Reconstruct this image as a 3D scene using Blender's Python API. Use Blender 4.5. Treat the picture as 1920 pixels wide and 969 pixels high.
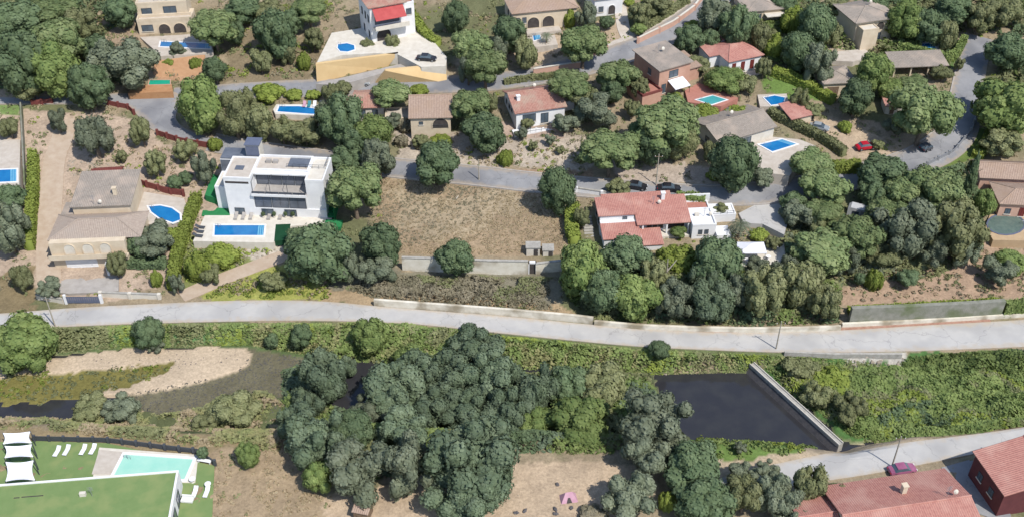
import bpy, bmesh, math, random
import numpy as np
from mathutils import Vector, Matrix, Euler
R = math.radians
random.seed(7); rng = np.random.default_rng(11)
scene = bpy.context.scene
for o in list(bpy.data.objects): bpy.data.objects.remove(o)
COL = scene.collection

# ------------------------------------------------------------------ camera, sky, sun, exposure
PITCH = R(38.0); FPX = 2059.0
CAM = np.array([0.0, -162.3, 130.8])
FW = np.array([0, math.cos(PITCH), -math.sin(PITCH)]); UP = np.array([0, math.sin(PITCH), math.cos(PITCH)])
cd = bpy.data.cameras.new('camera'); cam = bpy.data.objects.new('camera', cd); COL.objects.link(cam)
cam.location = CAM; cam.rotation_euler = (R(90) - PITCH, 0, 0)
cd.sensor_width = 36; cd.lens = 36 * FPX / 1920; cd.clip_start = 1; cd.clip_end = 8000
scene.camera = cam
SUN_EL, SUN_AZ = R(54), R(138)      # azimuth clockwise from +Y (away from the camera)
w = bpy.data.worlds.new('World'); scene.world = w; w.use_nodes = True
nt = w.node_tree; sky = nt.nodes.new('ShaderNodeTexSky'); sky.sky_type = 'NISHITA'; sky.sun_disc = False
sky.sun_elevation = SUN_EL; sky.sun_rotation = SUN_AZ; sky.air_density = 1.0; sky.dust_density = 0.6
nt.links.new(sky.outputs[0], nt.nodes['Background'].inputs[0]); nt.nodes['Background'].inputs[1].default_value = 0.13
ld = bpy.data.lights.new('sun', 'SUN'); ld.energy = 3.7; ld.angle = R(0.6); ld.color = (1.0, 0.95, 0.87)
sun = bpy.data.objects.new('sun', ld); COL.objects.link(sun)
sd = Vector((math.sin(SUN_AZ) * math.cos(SUN_EL), math.cos(SUN_AZ) * math.cos(SUN_EL), math.sin(SUN_EL)))
sun.rotation_euler = sd.to_track_quat('Z', 'Y').to_euler(); sun.location = (0, 0, 200)
scene.view_settings.view_transform = 'Standard'; scene.view_settings.look = 'None'
scene.view_settings.exposure = 0.52; scene.view_settings.gamma = 1.0; scene.view_settings.use_curve_mapping = False

# ------------------------------------------------------------------ helpers: colour, noise, mapping
def lin(v): v /= 255.0; return v / 12.92 if v <= 0.04045 else ((v + 0.055) / 1.055) ** 2.4
def S(r, g, b, k=0.62): return (lin(r) * k, lin(g) * k, lin(b) * k, 1)
def hsh(i, j, s): 
    n = np.sin(i * 127.1 + j * 311.7 + s * 74.7) * 43758.5453
    return n - np.floor(n)
def vnoise(x, y, s=0):
    x = np.asarray(x, float); y = np.asarray(y, float)
    i = np.floor(x); j = np.floor(y); u = x - i; v = y - j; u = u * u * (3 - 2 * u); v = v * v * (3 - 2 * v)
    return (hsh(i, j, s) * (1 - u) + hsh(i + 1, j, s) * u) * (1 - v) + (hsh(i, j + 1, s) * (1 - u) + hsh(i + 1, j + 1, s) * u) * v
def fbm(x, y, s=0, o=4):
    t = 0; a = .5; f = 1
    for k in range(o): t = t + a * vnoise(x * f, y * f, s + k * 3.1); a *= .5; f *= 2.03
    return t
def ray(px, py):
    d = FW * FPX + np.array([1, 0, 0]) * (px - 960) - UP * (py - 484.5); return d / np.linalg.norm(d)
def at(px, py, z):
    d = ray(px, py); t = (z - CAM[2]) / d[2]; return CAM + d * t
def sst(a, b, t): t = np.clip((t - a) / (b - a), 0, 1); return t * t * (3 - 2 * t)

R1T = [(-400, 600), (-150, 594), (0, 589), (120, 578), (300, 569), (480, 562), (620, 565), (700, 574), (840, 585), (960, 594), (1100, 608), (1250, 621), (1400, 625), (1580, 620), (1700, 612), (1920, 600), (2100, 588), (2400, 570)]
R1B = [(-400, 632), (-150, 628), (0, 620), (105, 613), (250, 607), (400, 603), (560, 600), (760, 605), (850, 615), (960, 627), (1100, 641), (1200, 650), (1330, 656), (1470, 661), (1600, 661), (1750, 657), (1920, 650), (2100, 642), (2400, 628)]
RIA = [(-400, 668), (0, 668), (250, 654), (470, 653), (560, 668), (650, 680), (800, 682), (1000, 694), (1225, 704), (1410, 694), (1500, 694), (1920, 704), (2400, 700)]
RIB = [(-400, 775), (0, 775), (150, 785), (300, 796), (500, 800), (650, 790), (800, 800), (1000, 806), (1230, 815), (1300, 815), (1480, 824), (1570, 838), (1700, 806), (1920, 784), (2400, 770)]
def xy(pts, z): a = np.array([at(p[0], p[1], z)[:2] for p in pts]); return a[np.argsort(a[:, 0])]
r1t, r1b, ria, rib = xy(R1T, 0), xy(R1B, 0), xy(RIA, -3), xy(RIB, -3)
def H0(x, y):
    x = np.asarray(x, float); y = np.asarray(y, float)
    yt = np.interp(x, r1t[:, 0], r1t[:, 1]); yb = np.interp(x, r1b[:, 0], r1b[:, 1])
    ya = np.interp(x, ria[:, 0], ria[:, 1]); yc = np.interp(x, rib[:, 0], rib[:, 1])
    n = y - yt - 1.0
    up = 0.172 * (np.sqrt(np.maximum(n, 0) ** 2 + 9) - 3) + 0.5 * sst(3, 18, n) * np.sin(x * .045 + 1) 
    ya = np.minimum(ya, yb - 2.2)
    z = np.where(n > 0, up, 0.0)
    bank = -3.7 * (1 - sst(ya - 1.0, yb - .3, y))
    south = 4.0 * (1 - sst(yc - 5.5, yc + .6, y))
    return np.where(y < yb, bank + south, z)
def G(px, py, dz=0.0):
    """the point where the sight line through a pixel is dz above the ground"""
    d = ray(px, py); a, b = 110.0, 620.0
    ts = np.linspace(a, b, 300); P = CAM + d * ts[:, None]
    f = P[:, 2] - H0(P[:, 0], P[:, 1]) - dz; k = int(np.argmax(f < 0)) if (f < 0).any() else 299
    lo, hi = ts[max(k - 1, 0)], ts[k]
    for _ in range(18):
        m = (lo + hi) / 2; p = CAM + d * m
        if p[2] - float(H0(p[0], p[1])) - dz < 0: hi = m
        else: lo = m
    return CAM + d * hi
def ppm(p): return FPX / float(np.dot(np.asarray(p) - CAM, FW))   # photo pixels per metre at a point

# ------------------------------------------------------------------ object helpers
def tag(o, label=None, cat=None, group=None, kind=None):
    if label: o['label'] = label
    if cat: o['category'] = cat
    if group: o['group'] = group
    if kind: o['kind'] = kind
    return o
def empty(name, loc=(0, 0, 0), rz=0, label=None, cat=None, group=None):
    o = bpy.data.objects.new(name, None); COL.objects.link(o); o.location = loc; o.rotation_euler = (0, 0, rz)
    o.empty_display_size = .3
    return tag(o, label, cat, group)
def link(name, me, parent=None, loc=(0, 0, 0), rot=(0, 0, 0), scale=(1, 1, 1)):
    o = bpy.data.objects.new(name, me); COL.objects.link(o); o.location = loc; o.rotation_euler = rot; o.scale = scale
    if parent: o.parent = parent
    return o
class MB:
    """collects shapes, links them as one mesh object"""
    def __init__(s): s.v = []; s.f = []; s.m = []
    def add(s, v, f, mi=0):
        n = len(s.v); s.v += [tuple(map(float, p)) for p in v]; s.f += [tuple(i + n for i in q) for q in f]; s.m += [mi] * len(f); return s
    def box(s, x0, x1, y0, y1, z0, z1, mi=0):
        return s.add([(x0, y0, z0), (x1, y0, z0), (x1, y1, z0), (x0, y1, z0), (x0, y0, z1), (x1, y0, z1), (x1, y1, z1), (x0, y1, z1)],
                     [(0, 3, 2, 1), (4, 5, 6, 7), (0, 1, 5, 4), (1, 2, 6, 5), (2, 3, 7, 6), (3, 0, 4, 7)], mi)
    def prism(s, poly, z0, z1, mi=0):
        a = sum(poly[i][0] * poly[(i + 1) % len(poly)][1] - poly[(i + 1) % len(poly)][0] * poly[i][1] for i in range(len(poly)))
        if a < 0: poly = poly[::-1]
        n = len(poly); zb = z0 if hasattr(z0, '__len__') else [z0] * n; zt = z1 if hasattr(z1, '__len__') else [z1] * n
        return s.add([(p[0], p[1], zb[i]) for i, p in enumerate(poly)] + [(p[0], p[1], zt[i]) for i, p in enumerate(poly)],
                     [tuple(range(n))[::-1], tuple(range(n, 2 * n))] + [(i, (i + 1) % n, n + (i + 1) % n, n + i) for i in range(n)], mi)
    def bar(s, a, b, r, n=6, r2=None, mi=0):
        a = Vector(a); b = Vector(b); d = (b - a).normalized(); r2 = r if r2 is None else r2
        u = d.orthogonal().normalized(); v = d.cross(u)
        vs = [a + (u * math.cos(t) + v * math.sin(t)) * r for t in [2 * math.pi * i / n for i in range(n)]] + \
             [b + (u * math.cos(t) + v * math.sin(t)) * r2 for t in [2 * math.pi * i / n for i in range(n)]]
        return s.add(vs, [(i, (i + 1) % n, n + (i + 1) % n, n + i) for i in range(n)] + [tuple(range(n))[::-1], tuple(range(n, 2 * n))], mi)
    def mesh(s, name, mats, smooth=False):
        me = bpy.data.meshes.new(name); me.from_pydata(s.v, [], s.f)
        for m in (mats if isinstance(mats, (list, tuple)) else [mats]): me.materials.append(m)
        if any(s.m): me.polygons.foreach_set('material_index', s.m)
        if smooth: me.polygons.foreach_set('use_smooth', [True] * len(s.f))
        me.update(); return me
    def build(s, name, mats, parent=None, loc=(0, 0, 0), rot=(0, 0, 0), smooth=False):
        return link(name, s.mesh(name, mats, smooth), parent, loc, rot)

# ------------------------------------------------------------------ materials
def mat(name, c1, c2=None, scale=1.0, rough=.85, bump=0.0, bscale=8.0, spec=.25, stretch=None, metallic=0, c3=None, s3=.15, rnd=0.0, detail=5):
    m = bpy.data.materials.new(name); m.use_nodes = True; t = m.node_tree; N = t.nodes; L = t.links; b = N['Principled BSDF']
    b.inputs['Roughness'].default_value = rough; b.inputs['Specular IOR Level'].default_value = spec; b.inputs['Metallic'].default_value = metallic
    geo = N.new('ShaderNodeNewGeometry'); src = geo.outputs['Position']
    if stretch:
        mp = N.new('ShaderNodeMapping'); mp.inputs['Scale'].default_value = stretch; L.new(src, mp.inputs[0]); src = mp.outputs[0]
    out = None
    if c2:
        n = N.new('ShaderNodeTexNoise'); n.inputs['Scale'].default_value = scale; n.inputs['Detail'].default_value = detail; n.inputs['Roughness'].default_value = .65
        L.new(src, n.inputs['Vector']); r = N.new('ShaderNodeMapRange'); r.inputs[1].default_value = .32; r.inputs[2].default_value = .68
        L.new(n.outputs[0], r.inputs[0]); mx = N.new('ShaderNodeMix'); mx.data_type = 'RGBA'; mx.inputs[6].default_value = c1; mx.inputs[7].default_value = c2
        L.new(r.outputs[0], mx.inputs[0]); out = mx.outputs[2]
        if c3:
            n3 = N.new('ShaderNodeTexNoise'); n3.inputs['Scale'].default_value = s3; n3.inputs['Detail'].default_value = 3; L.new(geo.outputs['Position'], n3.inputs['Vector'])
            r3 = N.new('ShaderNodeMapRange'); r3.inputs[1].default_value = .48; r3.inputs[2].default_value = .66; L.new(n3.outputs[0], r3.inputs[0])
            m3 = N.new('ShaderNodeMix'); m3.data_type = 'RGBA'; L.new(out, m3.inputs[6]); m3.inputs[7].default_value = c3; L.new(r3.outputs[0], m3.inputs[0]); out = m3.outputs[2]
        if rnd:
            oi = N.new('ShaderNodeObjectInfo'); rr = N.new('ShaderNodeMapRange'); rr.inputs[3].default_value = 1 - rnd; rr.inputs[4].default_value = 1 + rnd
            L.new(oi.outputs['Random'], rr.inputs[0]); h = N.new('ShaderNodeHueSaturation'); L.new(rr.outputs[0], h.inputs['Value']); L.new(out, h.inputs['Color']); out = h.outputs[0]
        L.new(out, b.inputs['Base Color'])
    else: b.inputs['Base Color'].default_value = c1
    if bump:
        nb = N.new('ShaderNodeTexNoise'); nb.inputs['Scale'].default_value = bscale; nb.inputs['Detail'].default_value = 4; L.new(src, nb.inputs['Vector'])
        bp = N.new('ShaderNodeBump'); bp.inputs['Strength'].default_value = bump; bp.inputs['Distance'].default_value = .15; L.new(nb.outputs[0], bp.inputs['Height']); L.new(bp.outputs[0], b.inputs['Normal'])
    return m
def leafmat(name, a, b2, c, rnd=.18):
    """leaf colour: varies from clump to clump (attribute tint), across the crown and from tree to tree"""
    m = bpy.data.materials.new(name); m.use_nodes = True; t = m.node_tree; N = t.nodes; L = t.links; b = N['Principled BSDF']
    b.inputs['Roughness'].default_value = .75; b.inputs['Specular IOR Level'].default_value = .15
    at_ = N.new('ShaderNodeAttribute'); at_.attribute_name = 'tint'
    geo = N.new('ShaderNodeNewGeometry'); n = N.new('ShaderNodeTexNoise'); n.inputs['Scale'].default_value = .45; n.inputs['Detail'].default_value = 3; L.new(geo.outputs['Position'], n.inputs['Vector'])
    r = N.new('ShaderNodeMapRange'); r.inputs[1].default_value = .38; r.inputs[2].default_value = .62; L.new(n.outputs[0], r.inputs[0])
    m1 = N.new('ShaderNodeMix'); m1.data_type = 'RGBA'; m1.inputs[6].default_value = a; m1.inputs[7].default_value = b2; L.new(at_.outputs['Fac'], m1.inputs[0])
    mul = N.new('ShaderNodeMath'); mul.operation = 'MULTIPLY'; mul.inputs[1].default_value = .6; L.new(r.outputs[0], mul.inputs[0])
    m2 = N.new('ShaderNodeMix'); m2.data_type = 'RGBA'; L.new(m1.outputs[2], m2.inputs[6]); m2.inputs[7].default_value = c; L.new(mul.outputs[0], m2.inputs[0])
    oi = N.new('ShaderNodeObjectInfo'); rr = N.new('ShaderNodeMapRange'); rr.inputs[3].default_value = 1 - rnd; rr.inputs[4].default_value = 1 + rnd
    L.new(oi.outputs['Random'], rr.inputs[0]); h = N.new('ShaderNodeHueSaturation'); L.new(rr.outputs[0], h.inputs['Value']); L.new(m2.outputs[2], h.inputs['Color'])
    L.new(h.outputs[0], b.inputs['Base Color'])
    tr = N.new('ShaderNodeBsdfTranslucent'); L.new(h.outputs[0], tr.inputs[0]); ms = N.new('ShaderNodeMixShader'); ms.inputs[0].default_value = .32
    L.new(b.outputs[0], ms.inputs[1]); L.new(tr.outputs[0], ms.inputs[2]); L.new(ms.outputs[0], N['Material Output'].inputs[0])
    return m
M = {}
M['verge'] = mat('red_verge', S(196, 160, 140), S(170, 128, 110), 1.2, .95, .2, 20)
M['kerb'] = mat('kerbstone', S(205, 198, 190), S(180, 172, 165), 1, .9)
M['pave'] = mat('pale_paving', S(226, 216, 204), S(206, 194, 180), .8, .8, .1, 12)
M['pave2'] = mat('grey_paving', S(200, 194, 188), S(178, 172, 166), .8, .85, .1, 12)
M['dirt'] = mat('dirt_track', S(212, 194, 174), S(196, 174, 152), .7, .95, .3, 8)
M['white'] = mat('white_render', S(242, 242, 242, .78), S(228, 228, 230, .78), .6, .7, .05, 12)
M['white2'] = mat('off_white_render', S(232, 226, 214, .72), S(214, 206, 192, .72), .7, .8, .1, 10)
M['cream'] = mat('cream_render', S(230, 214, 190, .72), S(214, 196, 170, .72), .6, .8, .1, 10)
M['yellow'] = mat('yellow_render', S(232, 202, 152, .72), S(222, 190, 140, .72), .35, .85, .05, 10)
M['orange'] = mat('orange_render', S(212, 170, 150, .7), S(198, 154, 134, .7), .6, .85, .1, 10)
M['pinkwall'] = mat('pink_render', S(220, 180, 160, .72), S(205, 165, 146, .72), .6, .85)
M['tile_pink'] = mat('pink_roof_tiles', S(206, 160, 144), S(178, 128, 114), 2.2, .85, .3, 14, c3=S(196, 168, 150), s3=.4)
M['tile_red'] = mat('red_roof_tiles', S(212, 156, 142), S(188, 130, 120), 2.0, .85, .3, 14, c3=S(214, 164, 150), s3=.3)
M['tile_grey'] = mat('grey_roof_tiles', S(184, 173, 162), S(158, 148, 138), 2.4, .9, .3, 14, c3=S(196, 180, 166), s3=.3)
M['tile_sand'] = mat('sand_grey_roof_tiles', S(196, 180, 166), S(172, 156, 144), 2.2, .9, .3, 14, c3=S(184, 170, 158), s3=.3)
M['maroonwall'] = mat('shade_darkened_maroon_render', S(122, 70, 72), S(104, 58, 62), .8, .85)  # deepened maroon: the shade on the corner house wall is put into its colour
M['tile_beige'] = mat('beige_roof_tiles', S(200, 176, 158), S(176, 150, 134), 2.2, .9, .3, 14, c3=S(186, 160, 140), s3=.3)
M['glass'] = mat('window_glass', (.05, .07, .09, 1), (.09, .12, .15, 1), .5, .12, spec=.6)
M['glassgrey'] = mat('grey_glazing', S(130, 136, 148, .6), S(100, 106, 118, .6), .4, .25, spec=.5)
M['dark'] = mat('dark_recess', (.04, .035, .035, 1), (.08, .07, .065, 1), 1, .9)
M['frame'] = mat('grey_frame', (.06, .065, .075, 1), rough=.5)
M['shutter'] = mat('red_shutter', S(140, 66, 62), S(120, 54, 52), 3, .7)
M['redcloth'] = mat('red_awning_cloth', S(206, 98, 96), S(190, 84, 84), 1, .8)
M['whitecloth'] = mat('white_cloth', S(240, 240, 246, .8), S(226, 228, 236, .8), .8, .7)
M['pool'] = mat('pool_water_blue', S(14, 112, 178, .72), S(34, 130, 192, .72), .5, .08, .12, 3, spec=.5)
M['poolpale'] = mat('pool_water_turquoise', S(176, 222, 204, .78), S(156, 214, 196, .78), .3, .08, .1, 3, spec=.5)
M['poolteal'] = mat('pool_water_teal', S(90, 176, 176, .75), S(70, 160, 168, .75), .5, .08, .1, 3, spec=.5)
M['poolgreen'] = mat('pool_water_green', S(10, 150, 112, .8), S(16, 165, 128, .8), .5, .1, .1, 3, spec=.5)
M['astro'] = mat('artificial_turf', S(60, 152, 92, .6), S(50, 138, 84, .6), 1.5, .95, .3, 30)
M['lawn'] = mat('mown_lawn', S(138, 162, 104, .6), S(128, 154, 96, .6), .6, .95, .15, 30, c3=S(150, 166, 108, .6), s3=.35)
M['dgreen'] = mat('dark_green_cover', S(28, 82, 52), S(22, 70, 44), 1, .9)
M['red'] = mat('dark_red_paint', S(146, 84, 78), S(126, 70, 66), 2, .8)
M['redpave'] = mat('red_terrace_tiles', S(206, 146, 130), S(190, 130, 116), 1.5, .85)
M['steel'] = mat('grey_metal', (.35, .36, .38, 1), rough=.5, metallic=.6)
M['concrete'] = mat('concrete', S(206, 202, 194), S(172, 168, 160), 1.2, .9, .2, 10)
M['concrete_dark'] = mat('dark_concrete', S(120, 116, 116), S(92, 90, 94), 1.2, .9, .3, 10)
M['retain'] = mat('stained_white_wall', S(236, 230, 216, .78), S(214, 206, 188, .78), .6, .9, .2, 8, c3=S(180, 168, 145), s3=.25)
M['stonewall'] = mat('grey_green_wall', S(168, 166, 156), S(140, 142, 128), .8, .95, .4, 5, c3=S(120, 130, 96), s3=.2)
M['bark'] = mat('bark', (.12, .09, .07, 1), (.2, .16, .12, 1), 3, .95, .4, 10)
M['palebark'] = mat('pale_bark', (.4, .36, .3, 1), (.28, .25, .2, 1), 2, .9)
M['rock'] = mat('rock', S(196, 184, 168), S(150, 138, 122), 1.2, .95, .5, 4)
M['wood'] = mat('weathered_wood', S(150, 128, 106), S(120, 100, 82), 3, .9)
M['tyre'] = mat('tyre_rubber', (.02, .02, .02, 1), rough=.8)
M['black'] = mat('black_paint', (.012, .012, .016, 1), (.03, .03, .035, 1), 1, .25, spec=.5)
M['carred'] = mat('red_car_paint', S(190, 30, 50, .8), S(170, 26, 44, .8), 1, .3, spec=.5)
M['carsilver'] = mat('silver_car_paint', S(190, 196, 200), S(170, 178, 184), 1, .3, spec=.5, metallic=.2)
M['carpink'] = mat('maroon_car_paint', S(186, 116, 150), S(160, 92, 126), 1, .35, spec=.5)
M['carwhite'] = mat('white_van_paint', S(226, 228, 230), S(206, 208, 212), 1, .35, spec=.5)
M['greyblue'] = mat('blue_grey_panel', S(120, 128, 150), S(104, 112, 136), .6, .5)
M['pink'] = mat('pink_cloth', S(226, 184, 200), S(210, 160, 182), 1, .8)
M['teal'] = mat('teal_cloth', S(70, 150, 160), rough=.8)
LM = {}
def roadmat(name, c1, c2, patch, dust):
    """worn asphalt: patches, hairline cracks, paler wheel tracks and dusty edges (attribute edge: 0 middle, 1 edge)"""
    m = mat(name, c1, c2, .35, .92, .15, 30, c3=patch, s3=.11); t = m.node_tree; N = t.nodes; L = t.links; b = N['Principled BSDF']; src = b.inputs['Base Color'].links[0].from_socket
    geo = N.new('ShaderNodeNewGeometry'); vo = N.new('ShaderNodeTexVoronoi'); vo.feature = 'DISTANCE_TO_EDGE'; vo.inputs['Scale'].default_value = .13
    nz = N.new('ShaderNodeTexNoise'); nz.inputs['Scale'].default_value = .8; nz.inputs['Detail'].default_value = 4; L.new(geo.outputs[0], nz.inputs['Vector'])
    ad = N.new('ShaderNodeMix'); ad.data_type = 'RGBA'; ad.blend_type = 'ADD'; ad.inputs[0].default_value = 1; L.new(geo.outputs[0], ad.inputs[6]); sc = N.new('ShaderNodeVectorMath'); sc.operation = 'SCALE'; sc.inputs['Scale'].default_value = 2.2; L.new(nz.outputs['Color'], sc.inputs[0]); L.new(sc.outputs[0], ad.inputs[7]); L.new(ad.outputs[2], vo.inputs['Vector'])
    cr = N.new('ShaderNodeMapRange'); cr.inputs[1].default_value = .0; cr.inputs[2].default_value = .012; cr.inputs[3].default_value = .45; cr.inputs[4].default_value = 0; L.new(vo.outputs['Distance'], cr.inputs[0])
    m1 = N.new('ShaderNodeMix'); m1.data_type = 'RGBA'; L.new(cr.outputs[0], m1.inputs[0]); L.new(src, m1.inputs[6]); m1.inputs[7].default_value = tuple(v * .45 for v in c2[:3]) + (1,)
    ed = N.new('ShaderNodeAttribute'); ed.attribute_name = 'edge'; mu = N.new('ShaderNodeMath'); mu.operation = 'ADD'; L.new(ed.outputs['Fac'], mu.inputs[0]); L.new(nz.outputs[0], mu.inputs[1])
    er = N.new('ShaderNodeMapRange'); er.inputs[1].default_value = 1.12; er.inputs[2].default_value = 1.6; er.inputs[4].default_value = .85; L.new(mu.outputs[0], er.inputs[0])
    m2 = N.new('ShaderNodeMix'); m2.data_type = 'RGBA'; L.new(er.outputs[0], m2.inputs[0]); L.new(m1.outputs[2], m2.inputs[6]); m2.inputs[7].default_value = dust; L.new(m2.outputs[2], b.inputs['Base Color']); return m
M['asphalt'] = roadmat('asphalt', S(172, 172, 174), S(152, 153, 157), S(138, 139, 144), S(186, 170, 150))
M['asphalt_pale'] = roadmat('asphalt_pale', S(216, 213, 208), S(202, 200, 198), S(190, 188, 186), S(206, 190, 168))
LM['pine'] = leafmat('pine_foliage', S(122, 146, 96), S(177, 188, 135), S(149, 165, 111))
LM['dark'] = leafmat('dark_evergreen_foliage', S(100, 124, 91), S(150, 168, 128), S(123, 142, 101))
LM['grey'] = leafmat('grey_green_foliage', S(121, 134, 112), S(170, 178, 151), S(140, 149, 120))
LM['olive'] = leafmat('olive_foliage', S(132, 140, 97), S(180, 182, 137), S(157, 162, 115))
LM['lime'] = leafmat('yellow_green_foliage', S(140, 160, 76), S(184, 196, 104), S(162, 178, 86))
LM['bright'] = leafmat('fresh_green_foliage', S(116, 142, 83), S(179, 194, 124), S(147, 166, 98))
LM['euc'] = leafmat('blue_green_foliage', S(104, 124, 101), S(159, 175, 144), S(129, 147, 112))
LM['dry'] = leafmat('dry_scrub_foliage', S(158, 150, 128), S(190, 180, 154), S(148, 144, 116))
LM['straw'] = leafmat('straw_grass', S(200, 182, 150), S(214, 198, 166), S(186, 170, 138))
LM['reed'] = leafmat('reed_foliage', S(141, 156, 101), S(191, 192, 135), S(187, 176, 135))
# ------------------------------------------------------------------ terrain
def inpoly(x, y, P):
    c = np.zeros(x.shape, bool); n = len(P)
    for i in range(n):
        x0, y0 = P[i][0], P[i][1]; x1, y1 = P[i - 1][0], P[i - 1][1]
        k = ((y0 > y) != (y1 > y)) & (x < (x1 - x0) * (y - y0) / ((y1 - y0) if y1 != y0 else 1e-9) + x0); c ^= k
    return c
def gpoly(pts): return [G(a, b)[:2] for a, b in pts]
def resample(P, n):
    P = np.array(P); d = np.r_[0, np.cumsum(np.linalg.norm(np.diff(P[:, :2], axis=0), axis=1))]; t = np.linspace(0, d[-1], n)
    return np.stack([np.interp(t, d, P[:, k]) for k in range(P.shape[1])], 1)
def smooth(P, it=2):
    P = [np.array(p, float) for p in P]
    for _ in range(it):
        Q = [P[0]]
        for a, b in zip(P[:-1], P[1:]): Q += [a * .75 + b * .25, a * .25 + b * .75]
        P = Q + [P[-1]]
    return P
ROADS = []; AVOID = []
def road(name, A, B, m, n=120, lift=.10):
    a = resample(smooth([G(*p)[:2] for p in A]), n); b = resample(smooth([G(*p)[:2] for p in B]), n)
    K = 6; V = []; F = []
    for i in range(n):
        for k in range(K + 1):
            p = a[i] * (1 - k / K) + b[i] * k / K; V.append((p[0], p[1], float(H0(*p)) + lift))
    for i in range(n - 1):
        for k in range(K): q = i * (K + 1) + k; F.append((q, q + 1, q + K + 2, q + K + 1))
    o0 = len(V)
    for i in range(n):
        for p in (a[i], b[i]): V.append((p[0], p[1], float(H0(*p)) - .5))
    for i in range(n - 1):
        q = i * (K + 1); F.append((q, q + K + 1, o0 + 2 * i + 2, o0 + 2 * i)); q += K; F.append((q, o0 + 2 * i + 1, o0 + 2 * i + 3, q + K + 1))
    mb = MB(); mb.add(V, F); o = mb.build(name, m, smooth=False); tag(o, kind='structure'); at_ = o.data.attributes.new('edge', 'FLOAT', 'POINT'); at_.data.foreach_set('value', [abs(k / K * 2 - 1) for i in range(n) for k in range(K + 1)] + [1.0] * (2 * n))
    c = (a + b) / 2; e = 1.25
    ROADS.append([c[i] + (a[i] - c[i]) * e for i in range(n)] + [c[i] + (b[i] - c[i]) * e for i in range(n - 1, -1, -1)])
    return a, b
def strip(name, P, w0, w1, h, m, off=0.0, kind='structure', zoff=0.0):
    """a band following a ground line, from w0 to w1 beside it, h high"""
    P = resample(P, max(8, int(len(P)))); V = []; F = []; n = len(P)
    for i in range(n):
        t = P[min(i + 1, n - 1)] - P[max(i - 1, 0)]; t = t / np.linalg.norm(t); nn = np.array([-t[1], t[0]])
        for ww, zz in ((w0, -.6), (w0, h), (w1, h), (w1, -.6)):
            q = P[i] + nn * ww; V.append((q[0], q[1], float(H0(*P[i])) + zz + zoff))
    for i in range(n - 1):
        for k in range(3): q = 4 * i + k; F.append((q, q + 1, q + 5, q + 4))
    F += [(0, 1, 2, 3), (4 * n - 4, 4 * n - 3, 4 * n - 2, 4 * n - 1)]
    mb = MB(); mb.add(V, F); o = mb.build(name, m); 
    if kind: tag(o, kind=kind)
    return o
la, lb = road('road', R1T, R1B, M['asphalt_pale'], 160)
# upper road in three joined pieces
C2 = [(395, 268), (460, 281), (560, 294), (740, 316), (890, 330), (1010, 344), (1120, 354), (1240, 363), (1350, 368), (1430, 363), (1500, 354), (1600, 334), (1700, 311), (1762, 284), (1797, 250), (1808, 215), (1814, 170), (1826, 110), (1838, 70)]
c2 = [G(*p)[:2] for p in C2]
wid = [5.2] * 9 + [6, 6, 6, 7, 8, 8, 7, 6.4, 6.2, 6.0]
def edges(c, wd):
    A, B = [], []
    for i in range(len(c)):
        t = np.array(c[min(i + 1, len(c) - 1)]) - np.array(c[max(i - 1, 0)]); t = t / np.linalg.norm(t); nn = np.array([-t[1], t[0]])
        A.append(c[i] + nn * wd[i] / 2); B.append(c[i] - nn * wd[i] / 2)
    return A, B
def road_w(name, A, B, m, n=120, lift=.10):
    global G
    g0 = G; G = lambda a, b, dz=0: np.array([a, b, 0.0])
    r = road(name, A, B, m, n, lift); G = g0; return r
A, B = edges(c2, wid); ua, ub = road_w('road', A, B, M['asphalt'], 220)
ja, jb = road('road', [(225, 178), (285, 173), (338, 172), (338, 200), (326, 222), (345, 243), (402, 262)], [(190, 194), (245, 203), (262, 222), (280, 243), (320, 259), (355, 267), (392, 275)], M['asphalt'], 40, .12)
road('road', [(-200, 186), (0, 184), (100, 182), (240, 176)], [(-200, 200), (0, 197), (100, 196), (240, 199)], M['asphalt'], 40, .14)
C3 = [(325, 182), (430, 174), (540, 167), (660, 164), (780, 160), (880, 158), (950, 152), (1020, 140), (1100, 122), (1180, 98), (1250, 66), (1312, 26), (1355, -20), (1400, -60)]
c3 = [G(*p)[:2] for p in C3]; A, B = edges(c3, [6] * 8 + [7] * 3 + [7, 7, 7]); ta, tb = road_w('road', A, B, M['asphalt'], 120, .09)
fa, fb = road('road', [(1330, 902), (1400, 882), (1480, 864), (1600, 847), (1740, 825), (1920, 803), (2100, 780)], [(1345, 935), (1420, 920), (1545, 902), (1650, 886), (1740, 868), (1920, 832), (2100, 800)], M['asphalt_pale'], 60)
strip('kerb', ua, 0, .35, .2, M['kerb']); strip('kerb', ub[15:150], -.3, 0, .2, M['kerb']); strip('kerb', tb[60:], -.3, 0, .2, M['kerb'])
strip('pavement', ta[72:112], .1, 1.6, .22, M['pave'])
strip('verge', la[88:128], 0, 1.5, .06, M['verge'])
# dirt lanes
def lane(name, pts, w_, m): 
    c = [G(*p)[:2] for p in pts]; A, B = edges(c, [w_] * len(c)); return road_w(name, A, B, m, 60, .07)
lane('path', [(120, 225), (118, 262), (100, 300), (97, 360), (92, 420), (90, 480), (92, 535)], 4.4, M['dirt'])
lane('path', [(340, 556), (400, 530), (460, 506), (520, 484), (560, 470)], 3.2, M['dirt'])
lane('path', [(1185, 82), (1170, 60), (1165, 30), (1160, -5)], 3.0, M['pave'])

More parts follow.
